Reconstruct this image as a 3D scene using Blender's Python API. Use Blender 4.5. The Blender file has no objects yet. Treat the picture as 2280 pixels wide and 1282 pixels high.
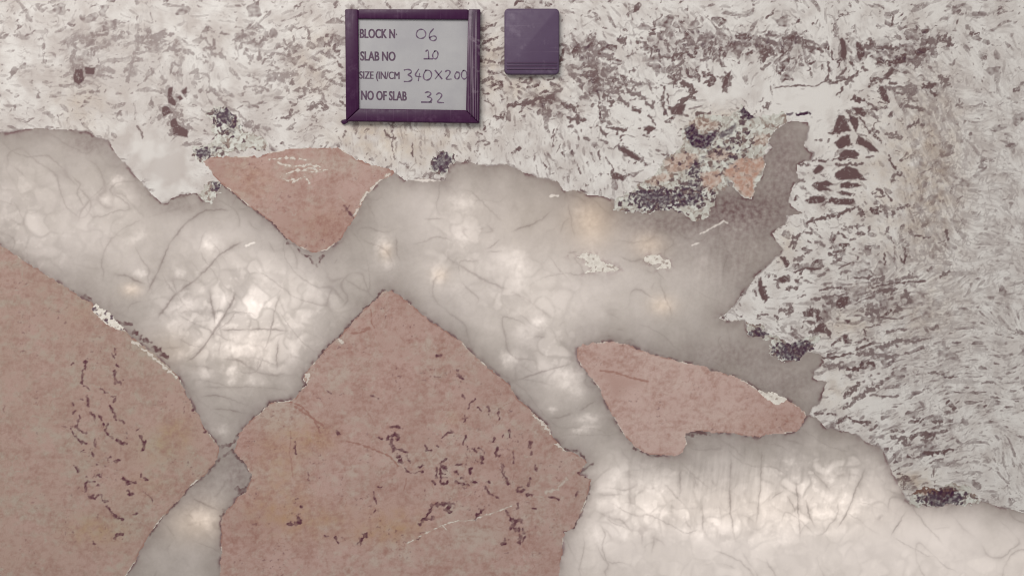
import bpy, math
import numpy as np
from mathutils import Vector

sc = bpy.context.scene
COL = sc.collection
S = 0.00085                      # metres of stone per unit of the drawing grid (2280 x 1282 units in view)
CU, CV = 1140.0, 641.0
def wx(u): return (u - CU) * S
def wz(v): return (CV - v) * S + 1.10

# ------------------------------------------------------------------ camera, world, lamps, exposure
cam = bpy.data.cameras.new('camera')
co = bpy.data.objects.new('camera', cam); COL.objects.link(co)
D_CAM = 2.6
co.location = (0, -D_CAM, 1.10); co.rotation_euler = (math.radians(90), 0, 0)
cam.sensor_width = 36.0; cam.lens = 36.0 * D_CAM / (2280 * S)
cam.clip_start = 0.05; cam.clip_end = 200
sc.camera = co

w = bpy.data.worlds.new('World'); sc.world = w; w.use_nodes = True
bg = w.node_tree.nodes['Background']
bg.inputs['Color'].default_value = (1.0, 0.985, 0.97, 1); bg.inputs['Strength'].default_value = 0.44

def area(name, loc, target, sx, sy, power, color):
    l = bpy.data.lights.new(name, 'AREA'); l.shape = 'RECTANGLE'; l.size = sx; l.size_y = sy
    l.energy = power; l.color = color
    o = bpy.data.objects.new(name, l); COL.objects.link(o); o.location = loc
    o.rotation_euler = (Vector(target) - Vector(loc)).to_track_quat('-Z', 'Y').to_euler()
    return o
area('front_lamp', (-1.3, -2.6, 3.4), (0.15, 0, 0.95), 2.2, 1.4, 94, (1.0, 0.965, 0.94))
area('back_lamp', (0, 1.7, 1.1), (0, 0, 1.1), 4.6, 3.4, 64, (1.0, 0.96, 0.92))

sc.view_settings.view_transform = 'Standard'; sc.view_settings.look = 'None'
sc.view_settings.exposure = 0.0; sc.view_settings.gamma = 1.0; sc.view_settings.use_curve_mapping = False
sc.cycles.max_bounces = 6; sc.cycles.filter_width = 1.1

# ------------------------------------------------------------------ grid of the slab's polished face
def axis(lo, hi, a, b, st):
    mid = list(np.arange(a, b + st, st))
    left, x, d = [], mid[0], st
    while x > lo:
        d = min(d * 1.05, 14); x -= d; left.append(max(x, lo))
    right, x, d = [], mid[-1], st
    while x < hi:
        d = min(d * 1.05, 14); x += d; right.append(min(x, hi))
    return np.array(left[::-1] + mid + right, dtype=np.float32)
us = axis(-860, 3140, -24, 2304, 1.7)
vs = axis(-560, 1793, -24, 1306, 1.7)
U, V = np.meshgrid(us, vs)
NV, NU = U.shape

RG = np.random.default_rng(7)
_ang = RG.random((256, 256)) * 2 * np.pi
GX = np.cos(_ang).astype(np.float32); GY = np.sin(_ang).astype(np.float32)
def pn(x, y, seed=0):
    x = x + seed * 37.31; y = y + seed * 71.77
    xf = np.floor(x); yf = np.floor(y)
    xi = xf.astype(np.int32) & 255; yi = yf.astype(np.int32) & 255
    fx = (x - xf).astype(np.float32); fy = (y - yf).astype(np.float32)
    x1 = (xi + 1) & 255; y1 = (yi + 1) & 255
    n00 = GX[yi, xi] * fx + GY[yi, xi] * fy
    n10 = GX[yi, x1] * (fx - 1) + GY[yi, x1] * fy
    n01 = GX[y1, xi] * fx + GY[y1, xi] * (fy - 1)
    n11 = GX[y1, x1] * (fx - 1) + GY[y1, x1] * (fy - 1)
    sx = fx * fx * fx * (fx * (fx * 6 - 15) + 10); sy = fy * fy * fy * (fy * (fy * 6 - 15) + 10)
    a = n00 + sx * (n10 - n00); b = n01 + sx * (n11 - n01)
    return (a + sy * (b - a)) * 1.5
def fbm(x, y, o=3, seed=0):
    r = 0; a = 1.0; t = 0
    for k in range(o):
        r = r + a * pn(x * 2 ** k, y * 2 ** k, seed + 5 * k); t += a; a *= 0.55
    return r / t * 1.5
WR = RG.random((256, 256, 3)).astype(np.float32)
def worley(x, y, seed=0, jit=0.95):
    x = x + seed * 17.3; y = y + seed * 29.1
    xf = np.floor(x).astype(np.int32); yf = np.floor(y).astype(np.int32)
    f1 = np.full(x.shape, 9, np.float32); f2 = f1.copy(); cid = np.zeros(x.shape, np.float32)
    for dy in (-1, 0, 1):
        for dx in (-1, 0, 1):
            cx = xf + dx; cy = yf + dy
            r = WR[cy & 255, cx & 255]
            d = np.hypot(cx + 0.5 + (r[..., 0] - 0.5) * jit - x, cy + 0.5 + (r[..., 1] - 0.5) * jit - y).astype(np.float32)
            m = d < f1
            f2 = np.where(m, f1, np.minimum(f2, d)); cid = np.where(m, r[..., 2], cid); f1 = np.where(m, d, f1)
    return f1, f2, cid
def sst(a, b, x):
    t = np.clip((x - a) / (b - a), 0, 1)
    return t * t * (3 - 2 * t)

# irregular wander of every outline, as broken crystal edges have
WU = 3.0 * fbm(U / 26, V / 26, 3, 1) + 1.3 * pn(U / 6, V / 6, 2)
WV = 3.0 * fbm(U / 26, V / 26, 3, 3) + 1.3 * pn(U / 6, V / 6, 4)

def box(u0, u1, v0, v1):
    i0, i1 = np.searchsorted(us, (u0, u1)); j0, j1 = np.searchsorted(vs, (v0, v1))
    return slice(max(j0 - 1, 0), min(j1 + 1, NV)), slice(max(i0 - 1, 0), min(i1 + 1, NU))
def segdist(x, y, pts, closed):
    n = len(pts); d = np.full(x.shape, 1e9, np.float32)
    for k in range(n if closed else n - 1):
        ax, ay = pts[k]; bx, by = pts[(k + 1) % n]
        ex, ey = bx - ax, by - ay; L = ex * ex + ey * ey + 1e-6
        t = np.clip(((x - ax) * ex + (y - ay) * ey) / L, 0, 1)
        np.minimum(d, (x - ax - t * ex) ** 2 + (y - ay - t * ey) ** 2, out=d)
    return np.sqrt(d)
def sdf(pts, margin=70, wob=1.0, full=False):
    """signed distance to a closed outline, negative inside"""
    out = np.full(U.shape, float(margin), np.float32)
    p = np.array(pts, np.float32)
    sl = (slice(None), slice(None)) if full else box(p[:, 0].min() - margin, p[:, 0].max() + margin, p[:, 1].min() - margin, p[:, 1].max() + margin)
    x = U[sl] + wob * WU[sl]; y = V[sl] + wob * WV[sl]
    d = segdist(x, y, pts, True)
    ins = np.zeros(x.shape, bool); n = len(pts)
    for k in range(n):
        ax, ay = pts[k]; bx, by = pts[(k + 1) % n]
        if ay == by: continue
        c = ((ay > y) != (by > y)) & (x < (bx - ax) * (y - ay) / (by - ay) + ax)
        ins ^= c
    out[sl] = np.where(ins, -d, d)
    return out
def Z(ox, oy, s):
    """points read off an enlarged view (3.77 x) whose corner is at ox, oy"""
    return [(ox + float(a.split(',')[0]) / 3.77, oy + float(a.split(',')[1]) / 3.77) for a in s.split()]
def P(s): return [tuple(float(q) for q in a.split(',')) for a in s.split()]
def stroke(ch, pts, wd, amp=1.0, wob=0.5, soft=1.6):
    p = np.array(pts, np.float32); m = wd * 3 + 8
    sl = box(p[:, 0].min() - m, p[:, 0].max() + m, p[:, 1].min() - m, p[:, 1].max() + m)
    d = segdist(U[sl] + wob * WU[sl], V[sl] + wob * WV[sl], pts, False) if len(pts) > 1 else np.hypot(U[sl] + wob * WU[sl] - p[0, 0], V[sl] + wob * WV[sl] - p[0, 1])
    ww = wd * (1 + 1.25 * pn(U[sl] / 8, V[sl] / 8, 9) + .4 * pn(U[sl] / 3.5, V[sl] / 3.5, 10))
    ch[sl] = np.maximum(ch[sl], amp * sst(ww + soft, ww - soft * 0.6, d))
def patch(ch, pts, amp=1.0, soft=2.0, wob=0.7):
    p = np.array(pts, np.float32); m = soft * 3 + 8
    sl = box(p[:, 0].min() - m, p[:, 0].max() + m, p[:, 1].min() - m, p[:, 1].max() + m)
    x = U[sl] + wob * WU[sl]; y = V[sl] + wob * WV[sl]; n = len(pts)
    d = segdist(x, y, pts, True); ins = np.zeros(x.shape, bool)
    for k in range(n):
        ax, ay = pts[k]; bx, by = pts[(k + 1) % n]
        if ay == by: continue
        ins ^= ((ay > y) != (by > y)) & (x < (bx - ax) * (y - ay) / (by - ay) + ax)
    d = np.where(ins, -d, d)
    ch[sl] = np.maximum(ch[sl], amp * sst(soft, -soft, d))
def blob(u, v, a, b, amp, rot=0.0, pw=2.0, wob=0.0):
    sl = box(u - 3.2 * max(a, b), u + 3.2 * max(a, b), v - 3.2 * max(a, b), v + 3.2 * max(a, b))
    dx = U[sl] - u + wob * WU[sl]; dy = V[sl] - v + wob * WV[sl]; c, s = math.cos(rot), math.sin(rot)
    q = ((dx * c + dy * s) / a) ** 2 + ((-dx * s + dy * c) / b) ** 2
    return sl, amp * np.exp(-q ** (pw / 2))
def blob_(*b):
    o = np.zeros(U.shape, np.float32); sl, g = blob(*b); o[sl] += g; return o
def addblobs(ch, L, wob=0.0):
    for b in L:
        sl, g = blob(*b, wob=wob); ch[sl] += g

# ------------------------------------------------------------------ outlines of the minerals
PINK = [
 P('452,358 470,350 520,349 575,349 610,338 650,331 700,330 758,331 775,345 790,353 826,367 873,379 878,386 847,404 820,430 804,457 789,486 775,505 760,532 727,556 700,562 668,550 640,531 606,495 574,473 545,450 521,430 492,408 470,384'),
 P('-60,505 60,585 150,642 170,656 203,674 222,697 267,728 296,751 322,773 352,796 383,823 397,839 415,876 431,905 455,953 476,978 490,996 481,1028 458,1055 420,1084 397,1113 357,1156 333,1190 322,1206 300,1250 240,1340 150,1450 -120,1480 -330,1300 -420,960 -460,560 -330,430 -180,440'),
 P('871,645 903,667 932,693 964,720 995,738 1025,759 1054,789 1096,826 1133,855 1151,886 1186,917 1218,946 1231,973 1257,1002 1284,1010 1308,1029 1289,1054 1316,1065 1313,1079 1305,1111 1294,1140 1276,1174 1257,1182 1253,1211 1245,1280 1200,1400 1020,1520 700,1560 520,1440 488,1300 494,1198 492,1166 497,1145 516,1124 529,1105 548,1092 556,1076 561,1055 548,1034 521,1005 532,967 556,938 580,917 601,896 640,893 658,884 669,868 682,855 674,844 682,826 706,799 727,775 754,751 783,720 812,688 831,674 852,651'),
 P('1284,775 1300,767 1332,762 1363,759 1393,765 1416,775 1459,791 1483,796 1523,807 1568,815 1581,823 1629,836 1662,850 1684,865 1710,886 1753,889 1771,900 1790,916 1795,926 1784,945 1776,961 1707,967 1686,973 1646,967 1629,965 1554,959 1525,962 1528,986 1520,1007 1504,1015 1470,1013 1443,1010 1414,997 1387,962 1366,928 1342,885 1332,860 1316,842 1300,820 1286,799'),
]
LOW = P('-900,170 -600,240 -300,230 -100,275 0,296 80,286 158,291 195,293 216,307 243,315 256,338 269,354 291,381 309,401 330,425 360,453 373,450 381,442 405,434 439,430 450,446 468,453 479,430 492,409 520,400 700,400 860,384 880,385 905,403 940,398 993,404 998,375 1017,362 1038,360 1078,370 1107,370 1130,366 1151,378 1196,395 1241,404 1260,425 1286,425 1310,433 1342,437 1366,446 1366,465 1390,473 1422,473 1475,468 1501,465 1528,483 1544,491 1578,486 1565,470 1562,446 1585,440 1605,418 1625,402 1655,443 1675,443 1678,420 1697,390 1705,368 1700,348 1721,328 1713,315 1718,300 1735,285 1755,270 1800,272 1800,285 1790,325 1811,341 1806,354 1776,368 1774,388 1779,404 1766,412 1755,449 1771,465 1790,473 1750,481 1747,499 1718,520 1745,558 1726,571 1710,590 1686,611 1670,635 1646,661 1625,693 1600,708 1620,714 1657,714 1662,735 1678,751 1707,746 1718,759 1718,788 1739,804 1769,799 1800,783 1829,788 1835,810 1811,823 1811,844 1843,849 1832,873 1824,897 1811,905 1797,921 1816,930 1840,951 1874,959 1906,967 1933,986 1959,994 1975,1023 1991,1060 2004,1084 2018,1113 2034,1121 2071,1125 2121,1122 2180,1116 2260,1135 2400,1190 2700,1230 3300,1380')
MATRIX = LOW + P('3300,-700 -1000,-700')
MICA = [
 P('463,246 480,236 505,240 528,255 545,290 570,300 600,322 590,335 560,335 520,338 505,350 470,352 452,362 428,348 432,325 470,322 485,315 470,285'),
 P('1366,466 1372,440 1400,432 1440,400 1462,385 1478,355 1520,330 1518,285 1560,255 1620,262 1650,234 1685,262 1740,250 1752,270 1718,300 1713,318 1700,348 1705,368 1697,386 1678,430 1670,444 1655,443 1628,404 1600,428 1575,486 1544,492 1500,468 1420,474 1380,472'),
 P('957,378 968,350 980,338 1012,346 1016,362 998,375 994,392 970,384'),
 P('1660,716 1690,720 1712,742 1760,765 1790,752 1824,750 1824,762 1800,783 1769,801 1739,806 1716,790 1716,760 1690,752 1664,740'),
 P('2028,1122 2036,1092 2060,1084 2090,1088 2110,1076 2160,1080 2180,1118 2121,1124 2071,1127'),
 P('440,431 466,404 480,396 495,408 482,432 470,455 448,446'),
]
CHIP = [
 P('203,690 212,676 228,684 250,702 258,716 275,728 272,737 250,728 222,710'),
 P('1684,865 1705,872 1722,872 1752,888 1735,902 1710,892'),
 P('1265,568 1292,571 1296,563 1330,566 1336,578 1362,592 1382,598 1350,606 1332,604 1300,610 1318,598 1300,588 1306,578'),
 P('1432,575 1440,567 1470,569 1478,579 1490,576 1495,596 1462,601 1474,588 1440,586'),
]
sd_p = [sdf(p, wob=.62) for p in PINK]
sd_m = sdf(MATRIX, full=True)
lab = np.zeros(U.shape, np.int8)                               # 0 quartz
sd_k = [sdf(p, wob=2.2) for p in MICA]
sd_c = [sdf(p, wob=1.2) for p in CHIP]
rag = 7 * fbm(U / 12, V / 12, 3, 21)
dist_op = np.minimum(np.maximum(sd_m, 0), 200)
for d in sd_p: dist_op = np.minimum(dist_op, np.maximum(d, 0))

# ------------------------------------------------------------------ speckled granite: marks R, ochre G, pale B, black A
mR = np.zeros(U.shape, np.float32); mG = mR.copy(); mB = mR.copy(); mA = mR.copy()
dens = np.full(U.shape, 0.0, np.float32)
addblobs(dens, [
 (180,100,70,50,.55),(280,95,90,40,.45),(190,170,40,25,.4),(360,250,45,35,.2),(390,275,45,30,.25),(570,80,60,25,.45),(600,165,50,20,.35),(690,140,60,70,.45),
 (700,230,50,30,.2),(560,220,40,40,.05),(300,200,60,40,-.15),(520,180,60,30,-.25),(240,230,70,30,-.2),(310,330,70,60,-.9),(390,400,70,60,-1.1),(330,280,40,60,-.3),
 (1090,110,40,70,.35),(1190,215,70,35,.7),(1230,250,60,25,.45),(1300,140,40,60,.6),(1330,170,45,60,.65),(1350,260,40,50,.3),(1290,100,60,30,.3),(1410,190,50,30,.3),
 (1480,110,55,45,.7),(1570,90,70,40,.85),(1600,120,50,40,.5),(1520,170,45,30,.35),(1420,240,60,45,-.35),(1410,320,70,50,-.3),(1560,210,50,30,-.5),(1640,190,80,40,-.7),
 (1680,100,60,35,.7),(1780,110,60,50,.75),(1740,160,50,30,.3),(1770,230,70,40,-.9),(1830,240,40,60,-.5),(1870,200,60,25,-.6),(1960,110,60,40,.5),(2060,90,60,30,.8),
 (2040,130,60,25,.4),(1960,200,70,40,.25),(2050,200,70,60,.35),(2070,380,70,160,.45),(2060,560,60,110,.3),(1960,330,50,40,-.2),(1970,400,50,40,-.6),(1820,350,30,60,-.4),
 (1920,560,90,60,.30),(1840,520,60,25,-.4),(2060,610,30,40,-.6),(1780,610,60,60,-.25),(1690,680,40,30,-.6),(1760,640,40,20,-.5),(1960,670,120,30,.65),(1860,690,60,40,.45),
 (1760,730,60,30,.35),(1980,700,60,25,.4),(1900,720,50,20,-.15),(1960,800,120,60,.35),(2080,700,60,80,.2),(2040,900,100,70,.25),(1960,900,60,20,-.8),(1900,880,60,50,-.1),
 (1860,860,40,40,-.4),(2090,960,50,40,.35),(2020,1000,80,30,.35),(2060,1040,60,20,.2),(1990,1070,40,40,-.2),(2040,1075,40,20,.3),(910,330,140,40,-.35),(1180,330,120,50,-.35),
 (1130,380,50,20,-.4),(820,310,60,30,.1),(900,290,40,40,.15)])
dens += 0.22 * fbm(U / 70, V / 70, 2, 31)
# direction the streaks run in
th = 1.6 * fbm(U / 150, V / 150, 2, 33) + 0.4
def turn(L):
    global th
    wsum = np.full(U.shape, 0.55, np.float32); cs = np.cos(2 * th) * 0.55; sn = np.sin(2 * th) * 0.55
    for (u, v, a, b, ang) in L:
        sl, g = blob(u, v, a, b, 4.0)
        cs[sl] += g * math.cos(2 * ang); sn[sl] += g * math.sin(2 * ang)
    th = 0.5 * np.arctan2(sn, cs)
turn([(900,330,120,60,1.45),(1020,320,60,60,1.3),(1180,340,70,80,1.4),(1310,380,70,60,1.5),(1940,620,110,60,-.25),(2000,760,140,90,-.30),(1900,880,90,60,-.55),(2040,900,110,70,-.35),
      (1830,640,60,40,-.2),(1900,560,70,40,.6),(2050,520,50,60,1.35),(2060,350,60,120,1.2),(1860,120,60,60,1.5),(1580,110,80,50,1.25),(1450,110,60,50,1.3),(1700,130,60,40,-.8),(1980,610,40,60,1.4),
      (240,100,120,40,-.35),(690,120,60,80,-.6),(2030,1010,80,40,-.5)])
th = th + 0.35 * fbm(U / 40, V / 40, 2, 35)
ct = np.cos(th).astype(np.float32); sn_ = np.sin(th).astype(np.float32)
def lic(src, L):
    """smear a grain along the streak direction"""
    acc = src.copy(); ii, jj = np.meshgrid(np.arange(NU, dtype=np.float32), np.arange(NV, dtype=np.float32))
    for sgn in (1, -1):
        x = ii.copy(); y = jj.copy()
        for k in range(L):
            xi = np.clip(np.rint(x), 0, NU - 1).astype(np.int32); yi = np.clip(np.rint(y), 0, NV - 1).astype(np.int32)
            x += sgn * ct[yi, xi]; y += sgn * sn_[yi, xi]
            xi = np.clip(np.rint(x), 0, NU - 1).astype(np.int32); yi = np.clip(np.rint(y), 0, NV - 1).astype(np.int32)
            acc += src[yi, xi]
    acc -= acc.mean(); return acc / acc.std()
g1 = pn(U / 5.2, V / 5.2, 41) + 0.6 * pn(U / 10, V / 10, 42)
l1 = lic(g1, 7)
g2 = pn(U / 11, V / 11, 43) + 0.35 * pn(U / 5, V / 5, 44)
l2 = lic(g2, 6)
# shards: angular grains leaning along the streaks
wxu = U + 7 * fbm(U / 30, V / 30, 2, 51); wyv = V + 7 * fbm(U / 30, V / 30, 2, 52)
f1, f2, cid = worley(wxu / 30, wyv / 21, 3)
shard = sst(0.06, 0.16, f2 - f1) * (cid < np.clip(0.02 + 0.2 * dens, 0, .3)) * (0.75 + 0.5 * pn(U / 9, V / 9, 53))
f1, f2, cid2 = worley((wxu * .8 + wyv * .6) / 17, (wyv * .8 - wxu * .6) / 11, 5)
shard2 = sst(0.05, 0.2, f2 - f1) * (cid2 < np.clip(-.02 + 0.26 * dens, 0, .35)) * 0.9
l3 = lic(pn(U / 17, V / 17, 45) + .45 * pn(U / 8, V / 8, 46), 11)
big = sst(1.4, 1.75, l2 + 1.0 * dens)
wide = sst(1.45, 1.7, l3 + 1.05 * dens)
fine = sst(1.05, 1.9, l1 + 0.8 * dens)
lines = sst(0.085, 0.02, np.abs(fbm(wxu / 46, wyv / 46, 3, 55))) * sst(-.1, .5, fbm(U / 45, V / 45, 2, 56) + 0.5 * dens) * 0.5
vis = sst(-1.0, -0.35, dens)
dirw = np.zeros(U.shape, np.float32)
addblobs(dirw, [(1960,650,130,60,.9),(2010,780,130,90,1.0),(1900,880,80,50,.6),(2050,930,100,80,.9),(900,320,150,50,.5),(1200,350,90,60,.6),(2250,800,150,300,1.0)])
dirw = np.clip(dirw, 0, 1)
rr_ = lambda x, y, k, sc1, sc2: fbm((x * ct0 + y * st0) / sc1, (y * ct0 - x * st0) / sc2, 3, k)
ct0, st0 = .8, -.6
blot = sst(.52, .60, rr_(wxu, wyv, 59, 40, 24) + .34 * dens + .03 * l1)
blot2 = sst(.56, .66, fbm(wxu / 17, wyv / 12, 3, 60) + .34 * dens)
gap = 1 - .85 * sst(.07, .02, np.abs(fbm(wxu / 24, wyv / 24, 3, 62)))
mR = np.maximum.reduce([1.0 * blot * gap * (1 - .75 * dirw), .8 * blot2 * (1 - .5 * dirw), 0.95 * big * (.45 + .55 * dirw), .95 * wide * gap * (.8 - .3 * dirw), fine * (.12 + .7 * dirw), .30 * sst(.25, 1.0, dens + .8 * fbm(U / 22, V / 22, 3, 68)), 0.95 * np.clip(shard, 0, 1), 0.9 * shard2, lines]) * vis
mR = np.clip(mR * (0.86 + 0.4 * fbm(U / 13, V / 13, 2, 57)), 0, 1)
# fine wriggling texture at the far right, and faint drag lines everywhere
fr = np.zeros(U.shape, np.float32); addblobs(fr, [(2075,420,70,180,1.0),(2070,250,60,90,.8),(2040,720,100,160,.55),(2090,640,40,60,.2),(1930,590,80,50,.5),(2080,860,70,120,.5),(2230,500,140,500,.7)])
fr = np.clip(fr, 0, 1)
l4 = lic(pn(U / 8.5, V / 8.5, 47) + .5 * pn(U / 4.5, V / 4.5, 48), 13)
mR = np.maximum(mR * (1 - .25 * fr), fr * np.maximum.reduce([.30 * sst(0.55, 1.2, l4), .38 * sst(.5, 1.3, l1), .52 * sst(.17, .05, np.abs(fbm((U * .9 + V * .3 + WU) / 21, (V * .9 - U * .3 + WV) / 34, 3, 119))) * sst(-.35, .2, fbm(U / 30, V / 30, 2, 120))]))
drag = np.clip(0.10 * np.abs(l1) * sst(0, 1.2, -l2), 0, .2) * (1 + dirw)
mR = np.maximum(mR, drag * sst(-1.2, 0, dens))
mB = np.clip(0.5 + 0.9 * fbm(U / 50, V / 50, 3, 61) - 0.25 * fr, 0, 1)
addblobs(mB, [(1420,270,90,90,.4),(1790,220,90,60,.4),(1960,900,60,20,.6),(2060,600,40,50,.4),(1810,510,60,20,.5),(1760,650,40,20,.5),(240,160,150,150,-.45),(400,350,120,90,-.35),(600,260,120,90,-.2)])
mB = np.clip(mB + .28 * sst(1150, 1500, U), 0, 1)
addblobs(mG, [(900,310,140,60,.5),(820,290,50,30,.3),(1090,140,60,80,.45),(1190,190,70,60,.35),(690,140,50,90,.3),(1990,400,120,200,.3),(2080,380,60,180,.4),(2030,1070,50,25,.7),(1590,270,70,30,.5),
 (1740,545,35,40,.5),(1880,720,60,40,.4),(180,240,60,60,.3),(1850,860,50,50,.3),(2060,700,80,60,.25)])
mG = np.clip(mG * (0.7 + 0.8 * fbm(U / 28, V / 28, 3, 63)), 0, 1)
pinkM = np.zeros(U.shape, np.float32)
addblobs(pinkM, [(2050,78,90,22,1.0),(1990,75,40,15,.6),(1745,500,25,30,.5),(1945,985,25,10,.7),(1760,530,25,25,.4)])
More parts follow.
